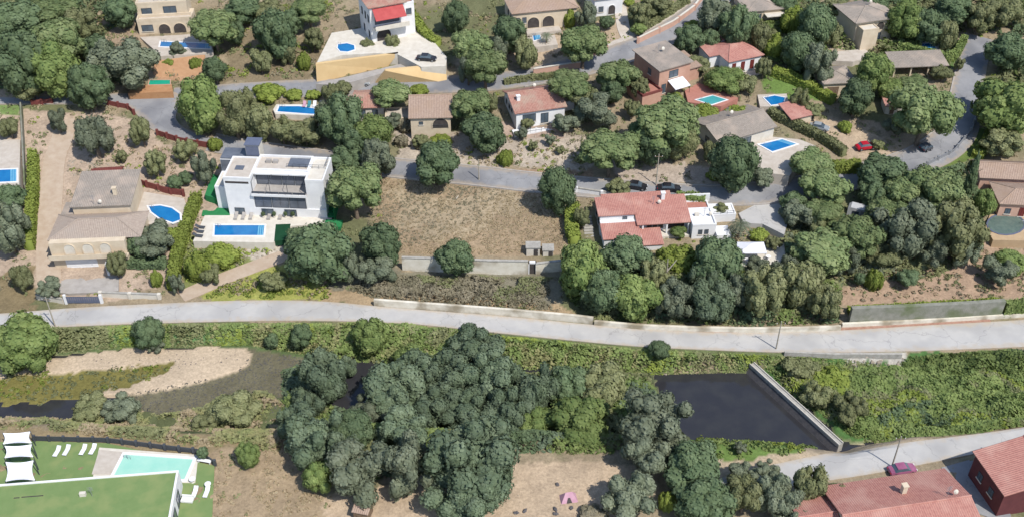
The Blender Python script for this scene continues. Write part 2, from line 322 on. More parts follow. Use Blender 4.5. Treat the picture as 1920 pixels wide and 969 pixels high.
ZONES = [  # (colour, polygon in photo pixels, edge roughness m)
 ((200, 176, 152), [(-200, 198), (60, 205), (230, 215), (330, 270), (420, 290), (420, 420), (340, 520), (230, 560), (-200, 570)], .8),
 ((150, 132, 96), [(-200, 560), (60, 500), (60, 590), (-200, 590)], 1),
 ((178, 154, 122), [(712, 330), (900, 334), (1010, 352), (1050, 400), (1062, 475), (750, 478), (700, 430)], .6),
 ((188, 168, 136), [(730, 345), (850, 365), (960, 345), (1000, 390), (860, 440), (760, 430)], 3),
 ((146, 140, 118), [(640, 500), (750, 500), (1060, 505), (1060, 590), (700, 565), (600, 560)], 1),
 ((188, 162, 124), [(600, 545), (900, 548), (1050, 575), (1100, 605), (700, 575), (600, 565)], .6),
 ((176, 178, 84), [(380, 555), (420, 525), (540, 490), (620, 545), (610, 562), (400, 564)], .6),
 ((200, 184, 164), [(740, 250), (960, 240), (1110, 240), (1110, 320), (960, 316), (740, 305)], 1.5),
 ((196, 178, 160), [(1150, 300), (1330, 318), (1350, 350), (1150, 342)], 1),
 ((180, 150, 120), [(1110, 320), (900, 318), (740, 306), (740, 314), (900, 326), (1110, 335)], .3),
 ((202, 178, 148), [(1490, 220), (1640, 225), (1750, 280), (1700, 312), (1590, 300), (1550, 260)], .8),
 ((190, 160, 132), [(1560, 560), (1640, 480), (1860, 455), (1960, 480), (1960, 560), (1760, 566), (1590, 570)], .8),
 ((208, 184, 150), [(1860, 395), (1960, 395), (1960, 450), (1860, 450)], .3),
 ((196, 176, 150), [(1480, 95), (1590, 85), (1600, 110), (1480, 125)], .5),
 ((200, 176, 146), [(840, 120), (1000, 130), (1100, 110), (1190, 70), (1150, 30), (1060, 60), (940, 90)], 1),
 ((150, 134, 104), [(420, 60), (600, 60), (590, 160), (400, 160)], 2),
 ((184, 160, 132), [(190, 30), (280, 10), (280, 75), (200, 80)], 1),
 ((190, 168, 142), [(0, 168), (230, 165), (230, 185), (0, 186)], .5),
 ((206, 160, 120), [(286, 100), (382, 102), (378, 152), (290, 152)], .4),
 ((118, 128, 80), [(100, 600), (560, 600), (840, 612), (1480, 660), (1480, 700), (900, 690), (560, 668), (100, 665)], 1),
 ((112, 150, 92), [(210, 628), (430, 630), (480, 650), (200, 658)], .5),
 ((220, 196, 164), [(-60, 700), (100, 678), (230, 660), (380, 655), (440, 655), (466, 662), (475, 676), (466, 692), (440, 706), (390, 722), (330, 736), (250, 748), (170, 754), (60, 745), (-60, 765)], .06),
 ((140, 132, 66), [(-60, 718), (150, 704), (330, 688), (310, 705), (230, 730), (120, 760), (-60, 768)], .7),
 ((126, 120, 94), [(440, 650), (560, 658), (630, 672), (630, 700), (600, 800), (330, 800), (190, 775), (240, 745), (440, 708)], .3),
 ((168, 148, 110), [(-200, 806), (60, 800), (400, 808), (540, 830), (560, 1100), (-200, 1100)], 1),
 ((184, 160, 126), [(380, 850), (540, 830), (640, 960), (640, 1100), (380, 1100)], 1),
 ((210, 184, 152), [(600, 925), (760, 905), (960, 868), (1180, 868), (1190, 940), (1150, 1050), (640, 1050)], .6),
 ((206, 184, 152), [(1180, 880), (1400, 858), (1560, 828), (1640, 830), (1760, 822), (1560, 862), (1380, 900), (1200, 950)], .5),
 ((120, 150, 70), [(1300, 816), (1480, 824), (1500, 845), (1320, 862)], .8),
 ((90, 130, 66), [(1480, 668), (1960, 662), (1960, 796), (1760, 815), (1580, 830), (1430, 690)], .8),
 ((206, 200, 188), [(1560, 658), (1700, 660), (1690, 690), (1600, 690)], .5),
 ((120, 150, 70), [(1430, 130), (1500, 130), (1560, 190), (1480, 190), (1430, 170)], .5),
 ((104, 130, 70), [(1655, 70), (1810, 95), (1790, 125), (1650, 110)], .4),
 ((118, 138, 66), [(1700, 320), (1790, 285), (1830, 240), (1850, 240), (1830, 320), (1760, 350)], .4),
 ((130, 156, 84), [(0, 196), (38, 196), (38, 216), (0, 216)], .2),
 ((196, 170, 150), [(930, 230), (1060, 236), (1060, 260), (930, 256)], .4),
 ((140, 146, 84), [(340, 440), (480, 455), (540, 470), (420, 520), (340, 555)], .6),
 ((214, 202, 184), [(455, 452), (560, 450), (545, 475), (480, 490), (440, 480)], .6),
 ((104, 124, 74), [(-60, 655), (250, 640), (470, 640), (640, 652), (640, 692), (560, 676), (478, 660), (380, 652), (240, 658), (100, 674), (-60, 696)], .1),
 ((112, 120, 78), [(140, 768), (240, 772), (330, 788), (400, 765), (480, 742), (560, 760), (570, 812), (300, 812), (140, 800)], .3),
 ((104, 112, 76), [(1080, 680), (1226, 700), (1236, 750), (1262, 800), (1300, 824), (1080, 830)], .2),
]
xs = np.r_[-2200, -1500, -1000, -700, -500, -380, -300, -240, -200, -170, -150, np.arange(-140, 140.01, .55), 150, 170, 200, 240, 300, 380, 500, 700, 1000, 1500, 2200]
ys = np.r_[-1500, -900, -500, -300, -200, -150, -120, -100, -85, np.arange(-75, 125.01, .55), 135, 150, 170, 200, 250, 330, 450, 700, 1100, 1700, 2600]
X, Y = np.meshgrid(xs, ys); Z = H0(X, Y)
DETX = np.clip(1 - (np.abs(X) - 130) / 40, 0, 1) * (Y < 130) * (Y > -80)
onroad = np.zeros(X.shape, bool)
for P in ROADS: onroad |= inpoly(X, Y, P)

wx2 = (fbm(X * .35, Y * .35, 1) - .47); wy2 = (fbm(X * .35, Y * .35, 9) - .47)
base = np.stack([np.full(X.shape, v) for v in (lin(172), lin(154), lin(124))], -1)
g2 = np.array([lin(126), lin(128), lin(88)]); k = sst(.46, .66, fbm(X * .09, Y * .09, 21))[..., None]; base = base * (1 - k) + g2 * k
ZM = {}
for zi, (c, P, rough) in enumerate(ZONES):
    W = gpoly(P); m_ = inpoly(X + wx2 * rough * 5, Y + wy2 * rough * 5, W); ZM[zi] = m_
    if zi == 23: m_ = m_ & ~ZM[21]
    base[m_] = [lin(v) for v in c]
fn = fbm(X * .8, Y * .8, 33); fn2 = fbm(X * .22, Y * .22, 5)
lum = base.mean(-1, keepdims=True); base = lum + (base - lum) * .86
fn = np.where(ZM[21], .47 + (fn - .47) * .35, fn)
base *= (0.80 + .42 * fn[..., None]) * (0.86 + .28 * fn2[..., None])
# relief: small bumps off the road, gravel spit above the water line
Zn = (fbm(X * .5, Y * .5, 40) - .47) * .55 + (fbm(X * 1.7, Y * 1.7, 44) - .47) * .16
nat = (~onroad) * DETX
Z = Z + Zn * nat * np.where(np.abs(H0(X, Y) + 3.7) < .4, .35, 1) - onroad * .05
spit = ZM[21]; algae = ZM[22]; grav = ZM[23] & ~ZM[21]
Z = np.where(spit & ~algae, np.maximum(Z, -2.75 + .25 * fn2), Z); Z = np.where(algae, -2.85 + Zn * .3, Z); Z = np.where(grav, -2.93 + (fbm(X * 1.5, Y * 1.5, 60) - .42) * .3, Z)
for q_ in (len(ZONES) - 3, len(ZONES) - 2, len(ZONES) - 1): m_ = ZM[q_] & (Z < -2.6); Z = np.where(m_, -2.6 + Zn * .6, Z)
Z = np.where(spit & ~algae, np.maximum(Z, -2.7), Z)
dn = ZM[29] & (Z < -2.4); Z = np.where(dn, -2.4 + Zn, Z)
def hz(x, y):
    x = np.asarray(x, float); y = np.asarray(y, float)
    i = np.clip(np.searchsorted(xs, x) - 1, 0, len(xs) - 2); j = np.clip(np.searchsorted(ys, y) - 1, 0, len(ys) - 2)
    u = (x - xs[i]) / (xs[i + 1] - xs[i]); v = (y - ys[j]) / (ys[j + 1] - ys[j])
    return (Z[j, i] * (1 - u) + Z[j, i + 1] * u) * (1 - v) + (Z[j + 1, i] * (1 - u) + Z[j + 1, i + 1] * u) * v
def grid_mesh(name, X, Y, Z, colr=None):
    h, w_ = X.shape; me = bpy.data.meshes.new(name); n = h * w_
    me.vertices.add(n); me.vertices.foreach_set('co', np.stack([X, Y, Z], -1).astype(np.float32).ravel())
    idx = np.arange(n).reshape(h, w_); q = np.stack([idx[:-1, :-1], idx[:-1, 1:], idx[1:, 1:], idx[1:, :-1]], -1).reshape(-1, 4)
    me.loops.add(q.size); me.loops.foreach_set('vertex_index', q.ravel().astype(np.int32)); me.polygons.add(len(q))
    me.polygons.foreach_set('loop_start', (np.arange(len(q)) * 4).astype(np.int32)); me.polygons.foreach_set('loop_total', np.full(len(q), 4, np.int32))
    me.polygons.foreach_set('use_smooth', np.ones(len(q), bool)); me.update(calc_edges=True)
    if colr is not None:
        a = me.color_attributes.new('soil', 'FLOAT_COLOR', 'POINT'); c = np.ones((n, 4), np.float32); c[:, :3] = colr.reshape(-1, 3); a.data.foreach_set('color', c.ravel())
    return me
gm = bpy.data.materials.new('ground_soil'); gm.use_nodes = True; t = gm.node_tree; N = t.nodes; L = t.links; b = N['Principled BSDF']; b.inputs['Roughness'].default_value = .95; b.inputs['Specular IOR Level'].default_value = .1
va = N.new('ShaderNodeAttribute'); va.attribute_name = 'soil'; geo = N.new('ShaderNodeNewGeometry')
n1 = N.new('ShaderNodeTexNoise'); n1.inputs['Scale'].default_value = 2.2; n1.inputs['Detail'].default_value = 6; n1.inputs['Roughness'].default_value = .75; L.new(geo.outputs[0], n1.inputs['Vector'])
mr = N.new('ShaderNodeMapRange'); mr.inputs[1].default_value = .3; mr.inputs[2].default_value = .7; mr.inputs[3].default_value = .68; mr.inputs[4].default_value = 1.28; L.new(n1.outputs[0], mr.inputs[0])
hs = N.new('ShaderNodeHueSaturation'); L.new(va.outputs['Color'], hs.inputs['Color']); L.new(mr.outputs[0], hs.inputs['Value'])
mu = N.new('ShaderNodeMix'); mu.data_type = 'RGBA'; mu.blend_type = 'MULTIPLY'; mu.inputs[0].default_value = 1; L.new(hs.outputs[0], mu.inputs[6]); mu.inputs[7].default_value = (.62, .62, .62, 1); L.new(mu.outputs[2], b.inputs['Base Color'])
bp = N.new('ShaderNodeBump'); bp.inputs['Strength'].default_value = .5; bp.inputs['Distance'].default_value = .2; L.new(n1.outputs[0], bp.inputs['Height']); L.new(bp.outputs[0], b.inputs['Normal'])
me = grid_mesh('ground', X, Y, Z, base); me.materials.append(gm); tag(link('ground', me), kind='structure')
# river water: one sheet at the river's level, a little lower below the weir
wm = bpy.data.materials.new('river_water'); wm.use_nodes = True; b = wm.node_tree.nodes['Principled BSDF']; b.inputs['Base Color'].default_value = (.035, .037, .045, 1); b.inputs['Roughness'].default_value = .07; b.inputs['Specular IOR Level'].default_value = .5; nq = wm.node_tree.nodes.new('ShaderNodeTexNoise'); nq.inputs['Scale'].default_value = 5; nq.inputs['Detail'].default_value = 6; mq = wm.node_tree.nodes.new('ShaderNodeMix'); mq.data_type = 'RGBA'; mq.inputs[6].default_value = (.026, .026, .030, 1); mq.inputs[7].default_value = (.036, .036, .037, 1); rq = wm.node_tree.nodes.new('ShaderNodeMapRange'); rq.inputs[1].default_value = .4; rq.inputs[2].default_value = .75; gq = wm.node_tree.nodes.new('ShaderNodeNewGeometry'); nq.inputs['Scale'].default_value = .35; wm.node_tree.links.new(gq.outputs[0], nq.inputs['Vector']); wm.node_tree.links.new(nq.outputs[0], rq.inputs[0]); wm.node_tree.links.new(rq.outputs[0], mq.inputs[0]); wm.node_tree.links.new(mq.outputs[2], b.inputs['Base Color'])
nb = wm.node_tree.nodes.new('ShaderNodeTexNoise'); nb.inputs['Scale'].default_value = 1.4; bp = wm.node_tree.nodes.new('ShaderNodeBump'); bp.inputs['Strength'].default_value = .12; wm.node_tree.links.new(gq.outputs[0], nb.inputs['Vector']); wm.node_tree.links.new(nb.outputs[0], bp.inputs['Height']); wm.node_tree.links.new(bp.outputs[0], b.inputs['Normal'])
rx = np.linspace(-400, 400, 161); V = []; F = []
for x in rx: V += [(x, float(np.interp(x, rib[:, 0], rib[:, 1])) - 4, -2.98), (x, float(np.interp(x, ria[:, 0], ria[:, 1])) + 4, -2.98)]
F = [(2 * i, 2 * i + 2, 2 * i + 3, 2 * i + 1) for i in range(len(rx) - 1)]
mb = MB(); mb.add(V, F); tag(mb.build('river', wm), kind='structure')

# ------------------------------------------------------------------ foliage
def quads_mesh(name, c, nrm, size, tint, m, core=None, aspect=1.0):
    """leaf faces: centres c, normals nrm, sizes, one tint each"""
    n = len(c); r1 = rng.normal(size=(n, 3)); u = np.cross(nrm, r1); u /= np.linalg.norm(u, axis=1)[:, None] + 1e-9; v = np.cross(nrm, u)
    s = size[:, None]; bend = nrm * s * .25
    V = np.stack([c - u * s - v * s * .6 * aspect - bend, c + u * s * .9 - v * s * aspect + bend * .3, c + u * s + v * s * .7 * aspect - bend, c - u * s * .8 + v * s * aspect + bend * .5], 1).reshape(-1, 3)
    me = bpy.data.meshes.new(name); cv = core[0] if core else np.zeros((0, 3)); cf = core[1] if core else []
    nv = len(V) + len(cv); me.vertices.add(nv); me.vertices.foreach_set('co', np.r_[V, cv].astype(np.float32).ravel())
    li = np.arange(4 * n, dtype=np.int32); ls = np.arange(n) * 4; lt = np.full(n, 4)
    if len(cf):
        cf = np.array(cf) + 4 * n; li = np.r_[li, cf.ravel()]; ls = np.r_[ls, 4 * n + 3 * np.arange(len(cf))]; lt = np.r_[lt, np.full(len(cf), 3)]
    me.loops.add(len(li)); me.loops.foreach_set('vertex_index', li.astype(np.int32)); me.polygons.add(len(ls))
    me.polygons.foreach_set('loop_start', ls.astype(np.int32)); me.polygons.foreach_set('loop_total', lt.astype(np.int32))
    me.update(calc_edges=True)
    a = me.attributes.new('tint', 'FLOAT', 'POINT'); a.data.foreach_set('value', np.r_[np.repeat(tint, 4), np.full(len(cv), .35)].astype(np.float32))
    me.materials.append(m); return me
bmc = bmesh.new(); bmesh.ops.create_icosphere(bmc, subdivisions=2, radius=1); ICV = np.array([v.co[:] for v in bmc.verts]); ICF = [[v.index for v in f.verts] for f in bmc.faces]; bmc.free()
def crown_mesh(kind, form, nleaf, seed, leaf):
    r = np.random.default_rng(seed); L = []
    if form == 'dome':      # umbrella pine: flattish lobes spread over a rounded top
        for i in range(17):
            a = i * 2.4 + r.uniform(-.3, .3); q = math.sqrt((i + .5) / 17) * .72
            L.append((q * math.cos(a), q * math.sin(a), .55 * math.sqrt(max(0, 1 - q * q)) - .25 + r.uniform(-.1, .12), r.uniform(.26, .38), r.uniform(.3, .42)))
        for i in range(7): a = i * .9 + r.uniform(0, .5); L.append((.62 * math.cos(a), .62 * math.sin(a), -.38 + r.uniform(-.1, .1), .3, .3))
        L.append((0, 0, -.1, .6, .55))
    elif form == 'round':
        for i in range(22):
            z = 1 - 2 * (i + .5) / 22; q = math.sqrt(1 - z * z); a = i * 2.4 + r.uniform(-.3, .3); k = r.uniform(.5, .72)
            L.append((q * math.cos(a) * k, q * math.sin(a) * k, z * k, r.uniform(.28, .44), r.uniform(.28, .42)))
        L.append((0, 0, 0, .6, .6))
    elif form == 'cone':
        for i in range(26):
            z = -.92 + 1.8 * i / 25; q = .62 * (1 - ((z + .3) / 1.35) ** 2) if z > -.3 else .62; a = i * 2.4
            L.append((q * .45 * math.cos(a), q * .45 * math.sin(a), z, max(.12, q * .75), .22))
    elif form == 'ragged':  # eucalyptus and willow: irregular, hanging lobes
        for i in range(26):
            z = r.uniform(-.7, .8); q = math.sqrt(max(0, 1 - z * z)) * r.uniform(.3, .85); a = r.uniform(0, 6.28); L.append((q * math.cos(a), q * math.sin(a), z * .8, r.uniform(.18, .34), r.uniform(.26, .46)))
        L.append((0, 0, -.05, .5, .6))
    elif form == 'mound':
        for i in range(12):
            q = math.sqrt((i + .5) / 12) * .75; a = i * 2.4; L.append((q * math.cos(a), q * math.sin(a), -.45 + .75 * (1 - q) + r.uniform(-.1, .1), r.uniform(.26, .4), r.uniform(.4, .6)))
        L.append((0, 0, -.5, .7, .8))
    L = np.array(L); L[:, :2] *= r.uniform(.88, 1.14, (1, 2)); L[:, :3] += r.normal(size=(len(L), 3)) * .05; nb_ = len(L)
    tw = L[r.integers(0, nb_, 16)].copy(); dv = r.normal(size=(16, 3)); dv /= np.linalg.norm(dv, axis=1)[:, None]; tw[:, :3] += dv * tw[:, 3:4] * .8; tw[:, 3:] *= r.uniform(.3, .5, (16, 1)); L = np.r_[L, tw]
    wgt = L[:, 3] * L[:, 3]; wgt /= wgt.sum(); li = r.choice(len(L), nleaf * 2, p=wgt)
    d = r.normal(size=(nleaf * 2, 3)); d /= np.linalg.norm(d, axis=1)[:, None]; ll = L[li]
    rad = np.stack([ll[:, 3], ll[:, 3], ll[:, 4]], 1); nz = 1 + .16 * np.sin(d[:, :1] * 9 + li[:, None]) * np.cos(d[:, 1:2] * 8) + r.normal(size=(len(d), 1)) * .05
    P = ll[:, :3] + d * rad * nz
    keep = np.ones(len(P), bool)
    for q in L: keep &= (((P - q[:3]) / (np.array([q[3], q[3], q[4]]) * .82)) ** 2).sum(1) > 1
    P, d, li = P[keep][:nleaf], (d / rad)[keep][:nleaf], li[keep][:nleaf]; d = d / np.linalg.norm(d, axis=1)[:, None]
    d = d + r.normal(size=d.shape) * .22; d /= np.linalg.norm(d, axis=1)[:, None]
    tint = np.clip(r.uniform(0, 1, len(L))[li] * .7 + r.uniform(-.15, .45, len(li)), 0, 1)
    cv = []; cf = []
    for q in L: cf += [[a + len(cv) for a in f] for f in ICF]; cv += list(q[:3] + ICV * np.array([q[3], q[3], q[4]]) * .88)
    me = quads_mesh('crown', P, d, r.uniform(.5, 1.5, len(P)) * leaf * r.uniform(.85, 1.2), tint, LM[kind], (np.array(cv), cf))
    return me
PROTO = {}
FORMS = {'pine': ('dome', 4600, .036), 'dark': ('round', 4600, .036), 'grey': ('ragged', 4600, .037), 'olive': ('ragged', 4200, .038), 'lime': ('mound', 2600, .048), 'bright': ('round', 4600, .037), 'euc': ('ragged', 7500, .029), 'cypress': ('cone', 1800, .05), 'dry': ('mound', 900, .08)}
def crown(kind):
    k = 'dark' if kind == 'cypress' else kind
    if kind not in PROTO: PROTO[kind] = [crown_mesh(k, *FORMS[kind][:2], 100 + i * 7 + len(PROTO) * 31, FORMS[kind][2]) for i in range(5)]
    return random.choice(PROTO[kind])
TRUNKS = {}
def trunk_mesh(i, pale=False):
    if (i, pale) in TRUNKS: return TRUNKS[(i, pale)]
    r = random.Random(i); mb = MB(); p = Vector((0, 0, -.6)); top = Vector((r.uniform(-.06, .06), r.uniform(-.06, .06), 1))
    pts = [Vector((0, 0, -.12)), Vector((r.uniform(-.03, .03), r.uniform(-.03, .03), .3)), Vector((r.uniform(-.05, .05), r.uniform(-.05, .05), .62)), top]
    rr = [.055, .042, .034, .018]
    for k in range(3): mb.bar(pts[k], pts[k + 1], rr[k], 7, rr[k + 1])
    for k in range(5):
        a = k * 1.3 + r.uniform(0, .5); s = pts[2].lerp(pts[1], r.uniform(-.3, .5)); e = s + Vector((math.cos(a) * .28, math.sin(a) * .28, r.uniform(.18, .34))); mb.bar(s, e, .02, 5, .008)
    TRUNKS[(i, pale)] = mb.mesh('trunk', M['palebark' if pale else 'bark']); return TRUNKS[(i, pale)]
TN = {'pine': 'umbrella_pine', 'dark': 'evergreen_tree', 'grey': 'grey_leaved_tree', 'olive': 'olive_tree', 'lime': 'garden_shrub', 'bright': 'leafy_tree', 'euc': 'riverside_tree', 'cypress': 'cypress', 'dry': 'dry_shrub'}
TC = {'lime': 'shrub', 'dry': 'shrub'}
SP = math.sin(R(37)); CP = math.cos(R(37))
def tree(cx, cy, rx_, ry_, kind, label, clear=None):
    """crown centre and half sizes as seen in the photo give the crown's real size; it stands on the ground below"""
    p = G(cx, cy); s = ppm(p); a = rx_ / s; bb = math.sqrt(max((ry_ / s) ** 2 - (a * SP) ** 2, 0)) / CP
    lo, hi = {'pine': (.5, .8), 'dark': (.7, 1.25), 'cypress': (1.2, 5), 'lime': (.5, 1.6), 'dry': (.5, 1)}.get(kind, (.6, 1.3))
    bb = min(max(bb, lo * a), hi * a)
    if clear is None: clear = {'pine': 1.2 + .35 * a, 'dark': .5 + .12 * a, 'grey': .6 + .1 * a, 'olive': .4 + .1 * a, 'lime': -.1 * bb, 'dry': -.15 * bb, 'cypress': 0.1, 'bright': .4, 'euc': .3 + .1 * a}[kind]
    hc = bb + clear; p = G(cx, cy, hc); x, y = p[0], p[1]; z = float(hz(x, y)); top = p[2] - z
    s2 = ppm(p); a = rx_ / s2 * 1.1; bb *= 1.06
    o = empty(TN[kind], (x, y, z), 0, label, TC.get(kind, 'tree'))
    H = max(top + bb * .45, .5)
    rz = random.uniform(0, 6.28)
    link('trunk', trunk_mesh(random.randrange(4)), o, (0, 0, 0), (0, 0, rz), (H * random.uniform(.85, 1.1), H * .95, H))
    link('crown', crown(kind), o, (0, 0, top), (0, 0, rz), (a * random.uniform(.97, 1.06), a * random.uniform(.95, 1.05), bb))
    return o
def scrub(name, poly, kinds, dens, r0, r1, hgt, leaf, label=None, core=False, avoid=True, gap=.36, every=False):
    """undergrowth nobody could count: leaf faces on many small mounds"""
    W = [G(a, b)[:2] for a, b in poly]; W = np.array(W); x0, y0 = W.min(0); x1, y1 = W.max(0)
    area = (x1 - x0) * (y1 - y0); n = int(area * dens); bx = rng.uniform(x0, x1, n); by = rng.uniform(y0, y1, n); k = inpoly(bx, by, W)
    if avoid:
        for P in ROADS[:8]: k &= ~inpoly(bx, by, P)
    k &= fbm(bx * .3, by * .3, 77) > gap
    for P in AVOID: k &= ~inpoly(bx, by, P)
    if every: k &= H0(bx, by) > -2.0
    bx, by = bx[k], by[k]; n = len(bx); br = rng.uniform(r0, r1, n); bz = hz(bx, by)
    per = 16; bi = np.repeat(np.arange(n), per); d = rng.normal(size=(len(bi), 3)); d[:, 2] = np.abs(d[:, 2]); d /= np.linalg.norm(d, axis=1)[:, None]
    P = np.stack([bx[bi] + d[:, 0] * br[bi], by[bi] + d[:, 1] * br[bi], bz[bi] + d[:, 2] * br[bi] * hgt * (.8 + .4 * rng.uniform(size=len(bi)))], 1)
    nn = d + rng.normal(size=d.shape) * .45; nn /= np.linalg.norm(nn, axis=1)[:, None]
    tint = np.clip(rng.uniform(0, 1, n)[bi] * .7 + rng.uniform(0, .3, len(bi)), 0, 1)
    ksel = (fbm(bx * .12, by * .12, 50 + len(name)) - .3) * 2.6 + rng.uniform(-.15, .15, n); ksel = np.clip((ksel * len(kinds)).astype(int), 0, len(kinds) - 1)[bi]
    me = None; sz = rng.uniform(.6, 1.3, len(bi)) * leaf
    me = quads_mesh(name, P, nn, sz, tint, LM[kinds[0]])
    for q in kinds[1:]: me.materials.append(LM[q])
    me.polygons.foreach_set('material_index', ksel.astype(np.int32))
    o = link(name, me); tag(o, label, None, None, 'stuff'); return o
def canopy(name, poly, h, f, kinds, dens, leaf, label, lf=.12, gap=-1, jit=.4, aspect=1.5):
    """reeds and thicket growing as one mass: leaf faces over a billowing top, sinking to the ground at its rim"""
    W = np.array([G(a, b)[:2] for a, b in poly]); x0, y0 = W.min(0); x1, y1 = W.max(0); n = int((x1 - x0) * (y1 - y0) * dens); x = rng.uniform(x0, x1, n); y = rng.uniform(y0, y1, n); k = inpoly(x, y, W)
    for P in ROADS: k &= ~inpoly(x, y, P)
    for P in AVOID: k &= ~inpoly(x, y, P)
    x, y = x[k], y[k]
    dd = np.full(x.shape, 9.9)
    for i in range(len(W)):
        a, b = W[i - 1], W[i]; ab = b - a; tt = np.clip(((x - a[0]) * ab[0] + (y - a[1]) * ab[1]) / (ab @ ab + 1e-9), 0, 1); dd = np.minimum(dd, np.hypot(x - a[0] - tt * ab[0], y - a[1] - tt * ab[1]))
    rim = sst(-.1, max(.8, h * .7), dd)
    T = lambda X_, Y_: h * (.25 + 1.0 * np.abs(fbm(X_ * f, Y_ * f, 12, 3) - .1)) + .35 * h * (fbm(X_ * f * 3.3, Y_ * f * 3.3, 15, 3) - .45)
    if gap > 0: g = fbm(x * .25, y * .25, 91); k = g > gap; x, y, rim, g = x[k], y[k], rim[k], g[k]; rim = rim * sst(gap, gap + .08, g)
    t0 = T(x, y); e = .25; gx = (T(x + e, y) - t0) / e; gy = (T(x, y + e) - t0) / e; n = len(x)
    nn = np.stack([-gx, -gy, np.ones(n)], 1); nn /= np.linalg.norm(nn, axis=1)[:, None]; nn += rng.normal(size=(n, 3)) * jit; nn /= np.linalg.norm(nn, axis=1)[:, None]
    P = np.stack([x, y, hz(x, y) + t0 * rim - rng.uniform(0, .3, n) * rim * h * .4], 1)
    tint = np.clip(vnoise(x * 1.1, y * 1.1, 5) * .6 + rng.uniform(0, .4, n), 0, 1); ks = np.clip(((fbm(x * lf, y * lf, 61 + len(name)) - .28) * 2.4 + rng.uniform(-.08, .08, n)) * len(kinds), 0, len(kinds) - 1).astype(int)
    me = quads_mesh(name, P, nn, rng.uniform(.6, 1.4, n) * leaf, tint, LM[kinds[0]], aspect=aspect)
    for q in kinds[1:]: me.materials.append(LM[q])
    me.polygons.foreach_set('material_index', ks.astype(np.int32)); return tag(link(name, me), label, None, None, 'stuff')
def hedge(pts, width, height, kind, label, name='hedge', leaf=.16, taper=0):
    c = resample(smooth([G(*p)[:2] for p in pts], 1), max(6, len(pts) * 4)); n = len(c); seg = np.linalg.norm(np.diff(c, axis=0), axis=1).sum(); N_ = int(seg * (width + 2 * height) * 26)
    t = rng.uniform(0, n - 1.001, N_); i = t.astype(int); f = t - i; p = c[i] * (1 - f[:, None]) + c[i + 1] * f[:, None]; tg = c[i + 1] - c[i]; tg /= np.linalg.norm(tg, axis=1)[:, None]; nr = np.stack([-tg[:, 1], tg[:, 0]], 1)
    s = rng.uniform(0, width + 2 * height, N_); side = np.where(s < height, -1, np.where(s < height + width, 0, 1)); u = np.where(side == 0, s - height - width / 2, side * width / 2); zz = np.where(side == 0, height, np.where(side < 0, s, s - height - width))
    bul = (fbm(p[:, 0] * .9, p[:, 1] * .9, 3) - .45) * .7
    P = np.c_[p + nr * (u * (1 + bul * .5))[:, None], hz(p[:, 0], p[:, 1]) + zz + np.where(side == 0, bul, 0)] + rng.normal(size=(N_, 3)) * .06
    nn = np.where((side == 0)[:, None], np.array([0, 0, 1.]), np.c_[nr * side[:, None], np.zeros(N_)]) + rng.normal(size=(N_, 3)) * .4; nn /= np.linalg.norm(nn, axis=1)[:, None]
    cv = []; cf = []
    for q in range(n):
        tq = c[min(q + 1, n - 1)] - c[max(q - 1, 0)]; tq /= np.linalg.norm(tq); nq = np.array([-tq[1], tq[0]]); z = float(hz(*c[q]))
        for a_, h_ in ((-.4, -.5), (-.4, height * .88), (.4, height * .88), (.4, -.5)): cv.append([*(c[q] + nq * a_ * width), z + h_])
    for q in range(n - 1):
        for e in range(3): a_ = 4 * q + e; cf += [[a_, a_ + 1, a_ + 5], [a_, a_ + 5, a_ + 4]]
    cf += [[0, 1, 2], [0, 2, 3], [4 * n - 4, 4 * n - 3, 4 * n - 2], [4 * n - 4, 4 * n - 2, 4 * n - 1]]
    tint = np.clip(vnoise(p[:, 0] * 1.2, p[:, 1] * 1.2, 8) * .8 + rng.uniform(-.1, .3, N_), 0, 1)
    o = link(name, quads_mesh(name, P, nn, rng.uniform(.7, 1.3, N_) * leaf, tint, LM[kind], (np.array(cv), cf))); return tag(o, label, 'hedge')
# ------------------------------------------------------------------ terraces, decks, pools
def slab(name, pts, m, z=None, label=None, cat=None, add=.12, depth=2.5, dz=0):
    """a level terrace held by its own sides; corners given where they show in the photo"""
    if z is None:
        c = G(sum(p[0] for p in pts) / len(pts), sum(p[1] for p in pts) / len(pts)); z = c[2]
        for _ in range(4): q = np.array([at(a, b_, z) for a, b_ in pts]); z = .5 * z + .5 * (float(H0(q[:, 0], q[:, 1]).max()) + add)
        z += dz
    q = [tuple(at(a, b_, z)[:2]) for a, b_ in pts]; AVOID.append(q); mb = MB(); mb.prism(q, z - depth - 1, z); o = mb.build(name, m)
    if cat: tag(o, label, cat)
    else: tag(o, kind='structure')
    return z
def offs(P, d):
    P = np.array(P); n = len(P); c = P.mean(0); out = []
    for i in range(n):
        a, b_, e = P[i - 1], P[i], P[(i + 1) % n]; u = (b_ - a) / (np.linalg.norm(b_ - a) + 1e-9); v = (e - b_) / (np.linalg.norm(e - b_) + 1e-9)
        n1 = np.array([u[1], -u[0]]); n2 = np.array([v[1], -v[0]]); 
        if np.dot(n1, b_ - c) < 0: n1 = -n1
        if np.dot(n2, b_ - c) < 0: n2 = -n2
        k = n1 + n2; k /= max(np.dot(k, n1), .5); out.append(b_ + k * d)
    return [tuple(p) for p in out]
